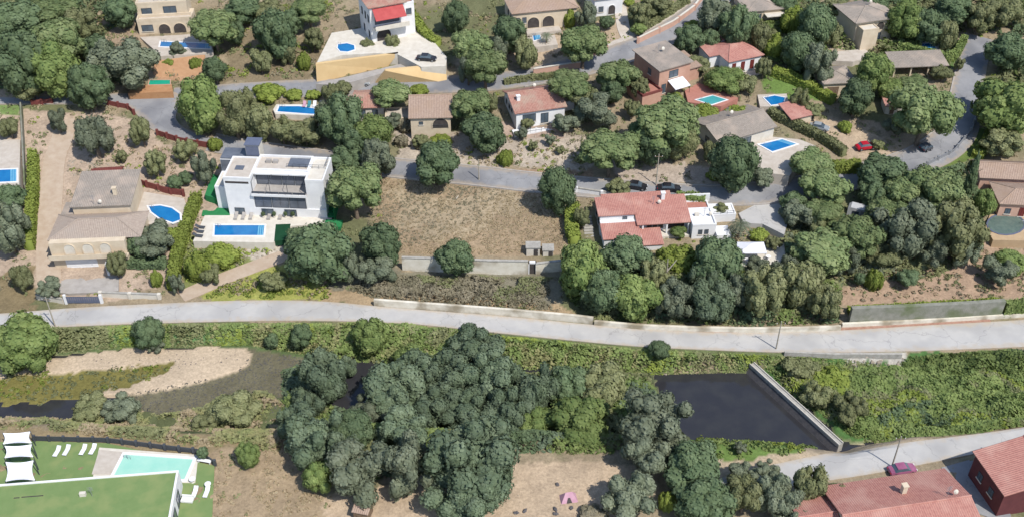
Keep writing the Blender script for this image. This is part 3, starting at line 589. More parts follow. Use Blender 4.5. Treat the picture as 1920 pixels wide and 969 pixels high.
def pool(pts, z, m, label, cw=.35, cop='white', steps=False):
    q = [tuple(at(a, b_, z)[:2]) for a, b_ in pts]; c = np.mean(q, 0); o = empty('swimming_pool', (c[0], c[1], z), 0, label, 'pool')
    q = [(p[0] - c[0], p[1] - c[1]) for p in q]; e = offs(q, cw); n = len(q); mb = MB()
    V = [(p[0], p[1], .11) for p in q] + [(p[0], p[1], .11) for p in e] + [(p[0], p[1], -.1) for p in e] + [(p[0], p[1], .0) for p in q]
    F = []
    for i in range(n): j = (i + 1) % n; F += [(i, j, n + j, n + i), (n + i, n + j, 2 * n + j, 2 * n + i), (i, 3 * n + i, 3 * n + j, j)]
    mb.add(V, F); mb.build('coping', M[cop], o)
    mb = MB(); mb.prism(q, -.05, .045); mb.build('water', m, o)
    if n == 4 and m == M['pool']:
        u1 = np.array(q[1]) - np.array(q[2]); u1 /= np.linalg.norm(u1); u2 = np.array(q[0]) - np.array(q[3]); u2 /= np.linalg.norm(u2); A_, B_ = (np.array(q[1]), np.array(q[2])); w1 = np.array(q[0]) - A_; w1 /= np.linalg.norm(w1)
        for k in range(3): mb = MB(); s_ = .12 + k * .4; mb.prism([tuple(A_ + w1 * s_), tuple(A_ + w1 * (s_ + .26)), tuple(B_ + w1 * (s_ + .26)), tuple(B_ + w1 * s_)], .02, .05 + .004 * (3 - k)); mb.build('pool_step', M['poolstep'], o)
    mb = MB(); p0 = np.array(q[0]) + (np.array(q[-1]) - np.array(q[0])) * .12
    for k in (0, .5):
        a = p0 + np.array([k, 0]); a = a * .97; mb.bar((a[0], a[1], .05), (a[0], a[1], .75), .03, 5); mb.bar((a[0], a[1], .75), (a[0] * .86, a[1] * .86, .7), .03, 5); mb.bar((a[0] * .86, a[1] * .86, .7), (a[0] * .86, a[1] * .86, -.04), .03, 5)
    mb.build('ladder', M['steel'], o)
    return o
# ------------------------------------------------------------------ houses
def rib_face(mb, A, B, C, D, pitch=.34, amp=.07, th=.16, mi=0):
    """a tiled roof slope: eave A to B, ridge D to C, with rows of raised tiles running down it"""
    A, B, C, D = [Vector(p) for p in (A, B, C, D)]; ux = (B - A).normalized(); Wd = (B - A).length
    nrm = ux.cross((D + C) / 2 - (A + B) / 2).normalized(); nrm = nrm if nrm.z > 0 else -nrm; uy = nrm.cross(ux); uy = uy if uy.z > 0 else -uy
    d1 = (D - A).dot(ux); c1 = (C - A).dot(ux); Ln = (D - A).dot(uy)
    n = max(4, int(Wd / (pitch / 2))); n += n % 2
    V = []; F = []
    for k in range(n + 1):
        s = Wd * k / n
        vm = Ln
        if d1 > .01 and s < d1: vm = Ln * s / d1
        if c1 < Wd - .01 and s > c1: vm = min(vm, Ln * (Wd - s) / (Wd - c1))
        h = amp if k % 2 else 0; p = A + ux * s
        V += [p + nrm * h, p + uy * vm + nrm * h]
    for k in range(n): F.append((2 * k, 2 * k + 2, 2 * k + 3, 2 * k + 1))
    mb.add(V, F, mi)
    dn = nrm * -th; tri = (C - D).length < .02
    P = [A, B, C] + ([] if tri else [D]); m_ = len(P); e = nrm * -.004
    mb.add([p + e for p in P] + [p + dn for p in P], [tuple(range(m_)), tuple(range(m_, 2 * m_))[::-1]] + [(i, (i + 1) % m_, m_ + (i + 1) % m_, m_ + i) for i in range(m_)], mi)
M['poolstep'] = mat('pool_steps_seen_through_water', S(110, 180, 214, .7), S(130, 194, 222, .7), 1, .1, .1, 3)
class House:
    def __init__(s, name, label, A, B, zp=0, wall='white', cat='house', z=None, dz=0):
        a = G(*A, dz=zp); b_ = G(*B, dz=zp)
        if z is None: z = (float(H0(a[0], a[1])) + float(H0(b_[0], b_[1]))) / 2
        z += dz; a = at(*A, z + zp); b_ = at(*B, z + zp); s.a = a; s.z = z; s.W = math.hypot(b_[0] - a[0], b_[1] - a[1]); s.rz = math.atan2(b_[1] - a[1], b_[0] - a[0])
        s.o = empty(name, (a[0], a[1], z), s.rz, label, cat); s.wall = M[wall]
    def box(s, name, x0, x1, y0, y1, z0, z1, m=None, par=None, label=None):
        mb = MB(); mb.box(x0, x1, y0, y1, z0, z1); o = mb.build(name, m or s.wall, par or s.o)
        if label: o['label'] = label
        return o
    def walls(s, x0, x1, y0, y1, h, z0=-3.0, m=None):
        c, n_ = math.cos(s.rz), math.sin(s.rz); AVOID.append([(s.a[0] + x * c - y * n_, s.a[1] + x * n_ + y * c) for x, y in ((x0 - .8, y0 - .8), (x1 + .8, y0 - .8), (x1 + .8, y1 + .8), (x0 - .8, y1 + .8))])
        return s.box('wall', x0, x1, y0, y1, z0, h, m)
    def gable(s, x0, x1, y0, y1, z, h, m, axis='x', ov=.45, name='roof', rid=.5, wm=None):
        mb = MB(); k = h / max((y1 - y0) * rid if axis == 'x' else (x1 - x0) * rid, .1)
        if axis == 'x':
            ym = y0 + (y1 - y0) * rid; e = ov; ze = z - h / ((y1 - y0) * rid) * e; zb = z - h / ((y1 - y0) * (1 - rid)) * e
            a = (x0 - e, y0 - e, ze); b_ = (x1 + e, y0 - e, ze); c = (x1 + e, ym, z + h); d = (x0 - e, ym, z + h); g = (x0 - e, y1 + e, zb); f = (x1 + e, y1 + e, zb)
            rib_face(mb, a, b_, c, d); rib_face(mb, f, g, d, c); mb.bar((x0 - e, ym, z + h + .06), (x1 + e, ym, z + h + .06), .14, 6)
            w_ = MB()
            for xx in (x0 + .02, x1 - .22): w_.add([(xx, y0, z), (xx, y1, z), (xx, ym, z + h - .17), (xx + .2, y0, z), (xx + .2, y1, z), (xx + .2, ym, z + h - .17)], [(0, 2, 1), (3, 4, 5), (0, 1, 4, 3), (1, 2, 5, 4), (2, 0, 3, 5)])
        else:
            xm = x0 + (x1 - x0) * rid; e = ov; ze = z - h / ((x1 - x0) * rid) * e; zb = z - h / ((x1 - x0) * (1 - rid)) * e
            a = (x0 - e, y1 + e, ze); b_ = (x0 - e, y0 - e, ze); c = (xm, y0 - e, z + h); d = (xm, y1 + e, z + h); f = (x1 + e, y0 - e, zb); g = (x1 + e, y1 + e, zb)
            rib_face(mb, a, b_, c, d); rib_face(mb, f, g, d, c); mb.bar((xm, y0 - e, z + h + .06), (xm, y1 + e, z + h + .06), .14, 6)
            w_ = MB()
            for yy in (y0 + .02, y1 - .22): w_.add([(x0, yy, z), (x1, yy, z), (xm, yy, z + h - .17), (x0, yy + .2, z), (x1, yy + .2, z), (xm, yy + .2, z + h - .17)], [(0, 1, 2), (3, 5, 4), (0, 3, 4, 1), (1, 4, 5, 2), (2, 5, 3, 0)])
        w_.build('gable', wm or s.wall, s.o); return mb.build(name, m, s.o)
    def hip(s, x0, x1, y0, y1, z, h, m, ov=.45, inset=None, name='roof'):
        e = ov; x0 -= e; x1 += e; y0 -= e; y1 += e; z -= .1; i = (y1 - y0) / 2 if inset is None else inset; i = min(i, (x1 - x0) / 2 - .1); ym = (y0 + y1) / 2; mb = MB()
        a, b_, c, d = (x0, y0, z), (x1, y0, z), (x1, y1, z), (x0, y1, z); p, q = (x0 + i, ym, z + h), (x1 - i, ym, z + h)
        rib_face(mb, a, b_, q, p); rib_face(mb, c, d, p, q); rib_face(mb, b_, c, q, q); rib_face(mb, d, a, p, p)
        up = Vector((0, 0, .05))
        for u, v in ((a, p), (d, p), (b_, q), (c, q), (p, q)): mb.bar(Vector(u) + up, Vector(v) + up, .12, 6)
        return mb.build(name, m, s.o)
    def shed(s, x0, x1, y0, y1, z, h, m, ov=.4, name='roof', back=None, wm=None):
        e = ov; k = h / (y1 - y0); mb = MB(); rib_face(mb, (x0 - e, y0 - e, z - k * e + .16), (x1 + e, y0 - e, z - k * e + .16), (x1 + e, y1 + e, z + h + k * e + .16), (x0 - e, y1 + e, z + h + k * e + .16))
        w_ = MB(); w_.add([(x0, y0, z - .02), (x1, y0, z - .02), (x1, y1, z - .02), (x0, y1, z - .02), (x0, y1, z + h - .02), (x1, y1, z + h - .02)], [(0, 3, 4), (1, 5, 2), (2, 5, 4, 3), (0, 4, 5, 1), (0, 1, 2, 3)])
        w_.build('gable', wm or s.wall, s.o); return mb.build(name, m, s.o)
    def flat(s, x0, x1, y0, y1, z, m, par=.5, t=.25, pm=None, name='flat_roof'):
        s.box(name, x0 + t, x1 - t, y0 + t, y1 - t, z - .02, z + .05, m); pm = pm or s.wall; mb = MB()
        mb.box(x0 - .03, x1 + .03, y0 - .03, y0 + t, z - .06, z + par); mb.box(x0 - .03, x1 + .03, y1 - t, y1 + .03, z - .06, z + par); mb.box(x0 - .03, x0 + t, y0 + t, y1 - t, z - .06, z + par); mb.box(x1 - t, x1 + .03, y0 + t, y1 - t, z - .06, z + par)
        return mb.build('parapet', pm, s.o)
    def _bx(s, mb, face, pl, u0, u1, z0, z1, d0, d1):
        if face == 'f': mb.box(u0, u1, pl - d1, pl - d0, z0, z1)
        elif face == 'b': mb.box(u0, u1, pl + d0, pl + d1, z0, z1)
        elif face == 'l': mb.box(pl - d1, pl - d0, u0, u1, z0, z1)
        else: mb.box(pl + d0, pl + d1, u0, u1, z0, z1)
    def win(s, face, pl, u, z, w_, h, frame='frame', pane='glass', name='window', bars=1, sill=True, shut=None):
        mb = MB(); f = .09
        for a in ((u, u + w_, z + h - f, z + h), (u, u + w_, z, z + f), (u, u + f, z + f, z + h - f), (u + w_ - f, u + w_, z + f, z + h - f)): s._bx(mb, face, pl, *a, -.02, .08)
        for k in range(bars): x = u + w_ * (k + 1) / (bars + 1); s._bx(mb, face, pl, x - .035, x + .035, z + f, z + h - f, -.02, .07)
        o = mb.build(name, M[frame], s.o); mb = MB(); s._bx(mb, face, pl, u + f, u + w_ - f, z + f, z + h - f, -.03, .03); mb.build('pane', M[pane], o)
        if sill: mb = MB(); s._bx(mb, face, pl, u - .12, u + w_ + .12, z - .14, z - .004, -.02, .16); mb.build('sill', M['white2'], o)
        if shut:
            for a in (u - w_ * .45, u + w_ + .03): mb = MB(); s._bx(mb, face, pl, a, a + w_ * .42, z, z + h, .0, .07); mb.build('shutter', M[shut], o)
        return o
    def door(s, face, pl, u, z, w_, h, m='wood', name='door', slats=0):
        mb = MB(); s._bx(mb, face, pl, u, u + w_, z, z + h, -.02, .06)
        for k in range(slats): zz = z + h * (k + 1) / (slats + 1); s._bx(mb, face, pl, u + .05, u + w_ - .05, zz - .03, zz + .03, .05, .09)
        o = mb.build(name, M[m], s.o); mb = MB(); s._bx(mb, face, pl, u + w_ * .8, u + w_ * .8 + .12, z + 1.0, z + 1.1, .06, .14); mb.build('handle', M['steel'], o); return o
    def arch(s, face, pl, u, z, w_, h, m='dark', name='archway', sur=None):
        n = 10; r = w_ / 2; pts = [(u, z), (u + w_, z)] + [(u + r + r * math.cos(t), z + h - r + r * math.sin(t)) for t in [math.pi * k / n for k in range(n + 1)]]
        mb = MB(); pts2 = []; 
        for d in (-.03, .04):
            for a, c in pts: pts2.append((a, pl - d, c) if face == 'f' else ((pl - d, a, c) if face == 'l' else (pl + d, a, c)))
        q = len(pts); mb.add(pts2, [tuple(range(q)), tuple(range(q, 2 * q))[::-1]] + [(i, (i + 1) % q, q + (i + 1) % q, q + i) for i in range(q)]); o = mb.build(name, M[m], s.o)
        mb = MB(); c = (u + r, z + h - r)
        for k in range(n):
            t0, t1 = math.pi * k / n, math.pi * (k + 1) / n; P = []
            for d in (-.02, .13):
                for rr_, t in ((r, t0), (r + .16, t0), (r + .16, t1), (r, t1)): a, e = c[0] + rr_ * math.cos(t), c[1] + rr_ * math.sin(t); P.append((a, pl - d, e) if face == 'f' else ((pl - d, a, e) if face == 'l' else (pl + d, a, e)))
            mb.add(P, [(0, 1, 2, 3), (7, 6, 5, 4), (0, 4, 5, 1), (1, 5, 6, 2), (2, 6, 7, 3), (3, 7, 4, 0)])
        for a in (u - .16, u + w_): s._bx(mb, face, pl, a, a + .16, z, z + h - r, -.02, .13)
        mb.build('arch_surround', M[sur] if sur else s.wall, o); return o
    def chimney(s, x, y, z0, z1, w_=.7, m=None):
        mb = MB(); mb.box(x, x + w_, y, y + w_, z0, z1); mb.box(x - .1, x + w_ + .1, y - .1, y + w_ + .1, z1 + .003, z1 + .12); return mb.build('chimney', m or s.wall, s.o)
    def rail(s, x0, x1, y0, y1, z, m='frame', h=1.0, n=None):
        mb = MB(); Ln = math.hypot(x1 - x0, y1 - y0); n = n or max(2, int(Ln / 1.2))
        for k in range(n + 1): t = k / n; x = x0 + (x1 - x0) * t; y = y0 + (y1 - y0) * t; mb.bar((x, y, z), (x, y, z + h), .035, 4)
        mb.bar((x0, y0, z + h), (x1, y1, z + h), .04, 4); mb.bar((x0, y0, z + h * .5), (x1, y1, z + h * .5), .025, 4); return mb.build('railing', M[m], s.o)

# ---- white modern villa with stepped glazed floors
dk = slab('pool_deck', [(384, 404), (362, 452), (512, 455), (546, 424), (622, 418), (622, 400), (430, 396)], M['white2'], depth=4)
slab('lawn', [(392, 342), (378, 404), (431, 404), (436, 342)], M['astro'], z=dk + .02, depth=2)
slab('lawn', [(398, 326), (384, 366), (414, 374), (414, 332)], M['astro'])
V = House('modern_villa', 'white three storey modern villa with stepped glazed balconies behind its pool', (431, 402), (614, 409), z=dk)
Wd = V.W
L0, L1 = 5.3, Wd - 3.6
V.walls(0, Wd, 0, 8.4, 1.9); V.walls(-2.8, -.02, 2.0, 7.4, 5.0); V.flat(-2.8, -.02, 2.0, 7.4, 5.0, M['white2'], .25)
V.box('wall', 0, L0, .0, 7.5, 1.9, 8.6); V.flat(0, L0, 0, 7.5, 8.6, M['pave'], .3); V.box('window_band', .3, L0 - .4, -.04, .02, 7.5, 7.95, M['dark'])
V.box('wall', L1, Wd, .2, 8.4, 1.9, 8.3); V.box('wall', L0, L1, .12, 8.4, 1.9, 5.0); V.box('wall', L0, L1, 3.2, 8.4, 5.0, 8.4)
V.flat(L0 + .02, L1, 3.2, 8.4, 8.4, M['pave'], .55); V.flat(L1 + .02, Wd, .2, 8.4, 8.3, M['white2'], .5)
V.box('floor_slab', L0 + .01, L1 - .01, -.35, 3.2, 5.02, 5.28, M['pave2']); V.box('floor_edge', L0 - .1, L1 + .1, -.55, -.36, 4.95, 5.5)
V.box('canopy', L0 - .1, L1 + .1, 2.3, 3.18, 8.15, 8.45)
V.box('roof_recess', L1 - 4.5, L1 - .4, 5.0, 8.0, 8.46, 8.6, M['glassgrey']); V.rail(L1 - 4.6, Wd - .5, 4.8, 4.8, 8.45, 'frame', .8); V.rail(Wd - .5, Wd - .5, 4.8, 8.2, 8.45, 'frame', .8, 3)
n_ = 4
for k in range(n_): u = L0 + .2 + (L1 - L0 - .4) * k / n_; V.win('f', 3.2, u, 5.4, (L1 - L0 - .4) / n_ - .1, 2.6, 'frame', 'glassgrey', bars=0, sill=False)
for k in range(3): u = L0 + .2 + (L1 - L0 - .4) * k / 3; V.win('f', .12, u, 2.0, (L1 - L0 - .4) / 3 - .1, 2.7, 'frame', 'glassgrey', bars=1, sill=False)
for k in range(4): mb = MB(); u = L0 + .2 + (L1 - L0 - .4) * k / 3; mb.bar((u, -.1, 5.28), (u, -.1, 8.1), .06, 5); mb.bar((u, -.1, 8.05), (u, 2.4, 8.3), .05, 5); mb.build('balcony_post', M['frame'], V.o)
V.rail(L0 + .1, L1 - .1, -.45, -.45, 5.5, 'frame', .55, 8)
for k in range(4): u = L0 + (L1 - L0) * k / 4; V.box('glass_panel', u + .05, u + (L1 - L0) / 4 - .1, -.32, -.28, 5.3, 6.0, M['glassgrey'])
V.win('f', 0, 1.2, .1, 2.0, 1.6, bars=1, sill=False); V.win('f', 0, 6.6, .1, 2.4, 1.6, bars=1, sill=False); V.win('f', 0, 11.2, .1, 2.4, 1.6, bars=1, sill=False)
V.walls(-2.8, 2.4, 7.6, 11.6, 8.0); V.box('glazed_roof', -2.7, 2.3, 7.7, 11.5, 8.003, 8.3, M['glassgrey']); V.box('glazed_front', -2.7, -.1, 7.5, 7.59, 5.4, 7.9, M['glassgrey'])
V.box('roof_tower', 2.6, 5.4, 8.0, 10.6, -2, 11.2, M['white2']); V.box('tower_face', 2.7, 5.3, 7.9, 7.99, 8.8, 11.0, M['greyblue']); V.box('tower_cap', 2.45, 5.55, 7.85, 10.75, 11.203, 11.4, M['greyblue'])
V.box('air_conditioner', 7, 8, 6, 6.7, 8.46, 9.1, M['pave2']); V.box('air_conditioner', 8.4, 9.4, 6, 6.7, 8.46, 9.1, M['pave2']); V.box('skylight', 1.5, 3.2, 3, 4.4, 8.66, 8.8, M['glassgrey'])
mb = MB()
for k in range(12): mb.box(Wd + .05, Wd + 1.5, 6 - k * .55, 6.5 - k * .55, 3.0 - k * .26, 3.26 - k * .26)
mb.box(Wd + 1.5, Wd + 1.6, -.6, 6.5, -2, 3.1); mb.box(Wd - .2, Wd + 3.2, -3.0, -.62, -2, .12); mb.build('outside_stairs', M['astro'], V.o)
pool([(403, 423), (496, 423), (494, 442), (402, 442)], dk, M['pool'], 'blue rectangular pool on the pale deck in front of the white modern villa')
z_ = slab('sports_mat', [(517, 421), (545, 420), (540, 449), (514, 452)], M['dgreen'], z=dk + .05, depth=.2)
tag(bpy.context.scene.collection.objects[-1], 'dark green mat at the right end of the white modern villa pool deck', 'mat'); 
if 'kind' in COL.objects[-1]: del COL.objects[-1]['kind']

# ---- tiled house at the left with garage court
cz = slab('driveway', [(104, 500), (224, 492), (222, 545), (128, 550), (112, 548)], M['pave2'], depth=1.5, dz=-.7)
T = House('tiled_house', 'sand coloured house with grey and pink tiled roofs, three arches and a white garage door', (106, 506), (246, 500), wall='cream', z=cz)
T.walls(0, T.W, 0, 8.6, 6.2); T.hip(0, T.W + 2.4, 1.6, 9, 6.2, 1.7, M['tile_sand'], inset=5); T.walls(T.W, T.W + 2.4, 2.6, 9.0, 6.1)
T.walls(2.6, 13.4, 9.2, 19.5, 8.0); T.shed(2.6, 13.4, 9.2, 19.5, 8.0, .9, M['tile_grey'], name='roof')
T.box('side_roof', .0, 2.4, 8.8, 13.5, 5.8, 6.2, M['tile_grey']); T.walls(.1, 2.3, 8.9, 13.4, 5.79)
T.box('terrace', -.2, T.W + .3, -1.1, -.02, 3.15, 3.4, M['cream']); T.box('wall', -.2, T.W + .3, -1.2, -1.11, 3.15, 4.2, M['cream'])
for u in (2.6, 6.0, 9.2): T.arch('f', 0, u, 3.5, 1.9, 2.3, 'white2', name='archway', sur='cream')
T.arch('l', 0, 3.0, 3.3, 1.4, 2.2, 'dark')
T.door('f', -.02, 2.2, .02, 5.8, 2.5, 'white', 'garage_door', 4); T.box('wall', T.W - 3.8, T.W - 3.4, -2.5, -.02, -1, 2.8, M['white'])
T.chimney(9.9, 12, 8.2, 9.9)
T.win('r', T.W + 2.4, 4, 3.6, 1.6, 1.4)
pz = slab('patio', [(246, 356), (345, 372), (352, 395), (330, 418), (286, 425), (250, 400)], M['pinkwall'] if 0 else M['pave'], depth=3)
pool([(279, 388), (300, 386), (322, 391), (337, 402), (338, 413), (324, 418), (300, 410), (284, 398)], pz, M['pool'], 'dark blue half-moon pool beside the grey tiled house')
rr = House('garden_shed', 'low maroon roofed shed behind the grey tiled house', (176, 345), (228, 342), wall='pinkwall', cat='shed'); rr.walls(0, rr.W, 0, 3.2, 1.7); rr.gable(0, rr.W, 0, 3.2, 1.7, .7, M['red'], ov=.3)

def wallrun(name, pts, th, h, m, label, cat='wall', cap=None, g0=None, zoff=0, posts=0, pm=None, slats=0):
    """a free-standing wall or fence along a line; joints, posts and boards are parts"""
    c = resample([G(*p)[:2] for p in pts], max(2, int(6 * len(pts)))); o0 = np.array([c[0][0], c[0][1], 0]); o = empty(name, (c[0][0], c[0][1], float(H0(*c[0]))), 0, label, cat)
    z0 = float(H0(*c[0])); V_ = []; F = []; n = len(c)
    def prof(w0, w1, za, zb, mm, nm):
        V_ = []; F = []
        for i in range(n):
            t = c[min(i + 1, n - 1)] - c[max(i - 1, 0)]; t = t / np.linalg.norm(t); nn = np.array([-t[1], t[0]]); z = float(H0(*c[i])) - z0 + zoff
            for ww, zz in ((w0, za), (w0, zb), (w1, zb), (w1, za)): q = c[i] + nn * ww - c[0]; V_.append((q[0], q[1], z + zz))
        for i in range(n - 1):
            for k in range(4): F.append((4 * i + k, 4 * i + (k + 1) % 4, 4 * i + 4 + (k + 1) % 4, 4 * i + 4 + k))
        F += [(0, 1, 2, 3), (4 * n - 4, 4 * n - 3, 4 * n - 2, 4 * n - 1)]; mb = MB(); mb.add(V_, F); return mb.build(nm, mm, o)
    if slats:
        for k in range(slats): prof(-th / 2, th / 2, .1 + h * k / slats, .1 + h * (k + .8) / slats, m, 'rail')
    else: prof(-th / 2, th / 2, -1.5, h, m, 'wall_body')
    if cap: prof(-th / 2 - .08, th / 2 + .08, h + .004, h + .14, cap, 'coping')
    if posts:
        pp = resample(c, max(2, int(np.linalg.norm(np.diff(c, axis=0), axis=1).sum() / posts) + 1)); me = None
        for q in pp:
            if me is None: mb = MB(); mb.box(-.16 - th / 2, .16 + th / 2, -.16 - th / 2, .16 + th / 2, -1, h + .18); me = mb.mesh('post', pm or m)
            link('post', me, o, (q[0] - c[0][0], q[1] - c[0][1], float(H0(*q)) - z0 + zoff))
    return o
wallrun('fence', [(237, 335), (270, 350), (310, 362), (345, 368)], .15, 1.5, M['red'], 'curved maroon fence along the patio of the half-moon pool', 'fence', posts=2.6)
wallrun('fence', [(203, 197), (240, 204), (252, 215)], .15, 1.1, M['red'], 'short maroon fence on the bend of the upper road junction', 'fence', posts=2.2)
wallrun('fence', [(296, 254), (340, 268), (392, 277)], .15, 1.3, M['red'], 'maroon fence below the curve of the junction, left of the white modern villa', 'fence', posts=2.2)
wallrun('fence', [(62, 197), (98, 194)], .2, 1.1, M['red'], 'short maroon wall by the upper road at the far left', 'fence', posts=2)
wallrun('boundary_wall', [(190, 556), (300, 560)], .3, 1.1, M['white2'], 'pale wall right of the grey driveway gate on the lower road', cap=M['concrete'], posts=4)
wallrun('boundary_wall', [(70, 560), (120, 568)], .3, 1.0, M['white2'], 'pale low wall left of the grey driveway gate', cap=M['concrete'])
g = empty('driveway_gate', G(126, 568), 0, 'dark grey sliding gate between white posts on the lower road', 'gate')
mb = MB(); mb.box(-.35, .1, -.2, .2, -.5, 2.0); mb.build('gate_post', M['white'], g); mb = MB(); mb.box(6.2, 6.7, -.2, .2, -.5, 2.0); mb.build('gate_post', M['white'], g)
mb = MB(); mb.box(.1, 6.2, -.05, 0, .1, .25); mb.box(.1, 6.2, -.05, 0, 1.5, 1.62); mb.build('gate_frame', M['frame'], g)
for k in range(15): mb = MB(); mb.box(.15 + k * .4, .5 + k * .4, -.1, -.055, .12, 1.6); mb.build('gate_board', M['glassgrey'] if 0 else M['greyblue'], g)

# ---- upper house with the yellow retaining walls
uz = slab('pool_deck', [(594, 118), (622, 62), (700, 50), (790, 50), (838, 108), (836, 124), (790, 126), (745, 102), (700, 100), (640, 104)], M['white2'], depth=7)
H3 = House('hillside_house', 'tall white house with a red awning above the yellow retaining walls', (698, 80), (762, 68), z=uz)
H3.walls(0, H3.W, 0, 9, 8.7); H3.hip(0, H3.W, 0, 9, 8.7, 1.4, M['tile_pink'])
H3.box('balcony', .6, H3.W + .4, -1.8, -.01, 3.4, 3.7, M['white2']); H3.box('balcony_wall', .6, H3.W + .4, -1.9, -1.78, 3.45, 4.5, M['white2'])
H3.win('f', 0, 1, 4.2, H3.W - 2.4, 2.2, 'frame', 'glassgrey', bars=3, sill=False); H3.arch('f', 0, 1.2, 0, 3.4, 3.0, 'dark')
mb = MB(); mb.add([(.6, -2.6, 6.3), (H3.W - .4, -2.6, 6.3), (H3.W - .4, 0, 8.2), (.6, 0, 8.2), (.6, -2.6, 6.2), (H3.W - .4, -2.6, 6.2), (H3.W - .4, 0, 8.1), (.6, 0, 8.1)], [(0, 1, 2, 3), (4, 7, 6, 5), (0, 4, 5, 1), (1, 5, 6, 2), (3, 7, 4, 0)]); mb.build('awning', M['redcloth'], H3.o)
for (u, z_) in ((1.2, .6), (5, .6), (1.2, 4.4), (3.4, 4.4), (6, 4.4)): H3.win('l', 0, u, z_, .9, 1.7)
H3.walls(H3.W, H3.W + 2.6, 1, 7, 7.5); H3.flat(H3.W, H3.W + 2.6, 1, 7, 7.5, M['tile_pink'], .3); H3.win('f', 1, H3.W + .6, 4.8, 1.3, 1.5)
pool([(634, 84), (650, 82), (664, 86), (665, 94), (652, 98), (638, 97), (633, 91)], uz, M['poolteal'] if 0 else M['pool'], 'small kidney shaped pool on the deck above the yellow retaining wall', .25)
mb = MB(); 
def yw(p0, p1, p2, p3, label, ztop):
    """a battered wall: top edge p0-p1 at ztop, foot p3-p2 on the ground"""
    a, b_ = at(*p0, ztop), at(*p1, ztop); c, d = G(*p2), G(*p3); mb = MB(); v = [a, b_, (c[0], c[1], c[2] - .5), (d[0], d[1], d[2] - .5)]
    bk = [(p[0], p[1] + .8, p[2]) for p in v]; mb.add(v + bk, [(0, 3, 2, 1), (4, 5, 6, 7), (0, 1, 5, 4), (1, 2, 6, 5), (2, 3, 7, 6), (3, 0, 4, 7)])
    o = mb.build('retaining_wall', M['yellow']); tag(o, label, 'wall')
yw((592, 121), (746, 101), (724, 126), (594, 155), 'upper left yellow retaining wall under the small kidney shaped pool', uz)
yw((722, 133), (836, 122), (838, 153), (700, 156), 'lower right yellow retaining wall under the parked black car', uz - .3)
slab('driveway', [(592, 158), (760, 118), (800, 122), (836, 123), (730, 134), (640, 160)], M['pave2'], depth=4, add=.3)

# ---- top left terraced house
tz = slab('pool_deck', [(262, 70), (372, 64), (398, 84), (400, 100), (300, 106), (285, 90)], M['pave'], depth=5)
H4 = House('terraced_house', 'beige terraced house with dark square windows at the top left', (262, 66), (364, 60), wall='cream', z=tz)
H4.walls(0, H4.W, 0, 6, 3.2); H4.walls(0, H4.W - 1, 2.6, 9, 6.4); H4.flat(0, H4.W - 1, 2.6, 9, 6.4, M['pave'], .4); H4.flat(0, H4.W, 0, 2.5, 3.2, M['pave'], .7); H4.walls(2, H4.W - 2, 6, 12, 9.4); H4.flat(2, H4.W - 2, 6, 12, 9.4, M['tile_beige'], .3)
H4.win('f', 0, .8, .8, 2.6, 1.6); H4.arch('f', 0, 4.6, 0, 2.6, 2.4); H4.arch('f', 0, 8, 0, 2.8, 2.4); H4.win('f', 2.6, 1, 4, 2.4, 1.4); H4.win('f', 2.6, 6, 3.8, 3, 1.8)
pool([(302, 79), (395, 83), (394, 92), (300, 88)], tz, M['pool'], 'narrow blue pool in front of the beige terraced house at the top left')
yw((289, 103), (384, 104), (378, 152), (286, 152), 'orange earth bank wall below the narrow pool at the top left', tz - .3); bpy.data.objects[COL.objects[-1].name].data.materials[0] = M['orange'] if 0 else mat('orange_earth_wall', S(208, 166, 128), S(190, 146, 110), .6, .9, .2, 8)
gz = slab('terrace', [(250, 160), (322, 158), (324, 172), (240, 176)], mat('orange_wall', S(206, 160, 118), S(190, 140, 100), .8, .9), add=.9)
pool([(281, 151), (319, 151), (319, 159), (279, 160)], gz, M['poolgreen'], 'small green water tank beside the upper road junction', .2, 'orange')

# ---- pair of tiled houses in the middle of the upper row
H5 = House('small_tiled_house', 'low pink tiled house half hidden by trees, left of the arched cream house', (668, 228), (722, 226), wall='white2'); H5.walls(0, H5.W, 0, 7, 3.6); H5.gable(0, H5.W, 0, 7, 3.6, 1.3, M['tile_pink']); H5.win('f', 0, 3.6, .8, 1.2, 1.9, pane='glass'); H5.win('f', 0, 1, .8, 1.2, 1.9); H5.box('porch', 3, H5.W + .4, -1.5, -.01, -1, .3, M['pave'])
H6 = House('arched_house', 'cream house with a pink tiled roof and a large dark arch', (772, 260), (846, 258), wall='cream'); H6.walls(0, H6.W, 0, 8.6, 5.2); H6.gable(0, H6.W, 0, 8.6, 5.2, 1.5, M['tile_beige'], rid=.75); H6.arch('f', 0, 4.6, 2.4, 3.2, 2.4); H6.win('f', 0, 1.7, 3.3, .9, .8); H6.rail(4.6, 7.8, -.12, -.12, 2.4, 'frame', .8)
H6.walls(-5.6, 0, 3.5, 8.2, 2.6); H6.flat(-5.6, -.02, 3.5, 8.2, 2.6, M['pave'], .4); H6.arch('f', 3.5, -4.6, 0, 1.8, 2.0)
sz = slab('pool_deck', [(518, 196), (612, 196), (624, 212), (612, 218), (516, 214), (512, 206)], M['white2'], depth=3, add=.5)
pool([(524, 200), (560, 200), (608, 207), (612, 214), (585, 215), (520, 210)], sz, M['pool'], 'long blue pool with coloured sunbeds behind the trees of the bend')

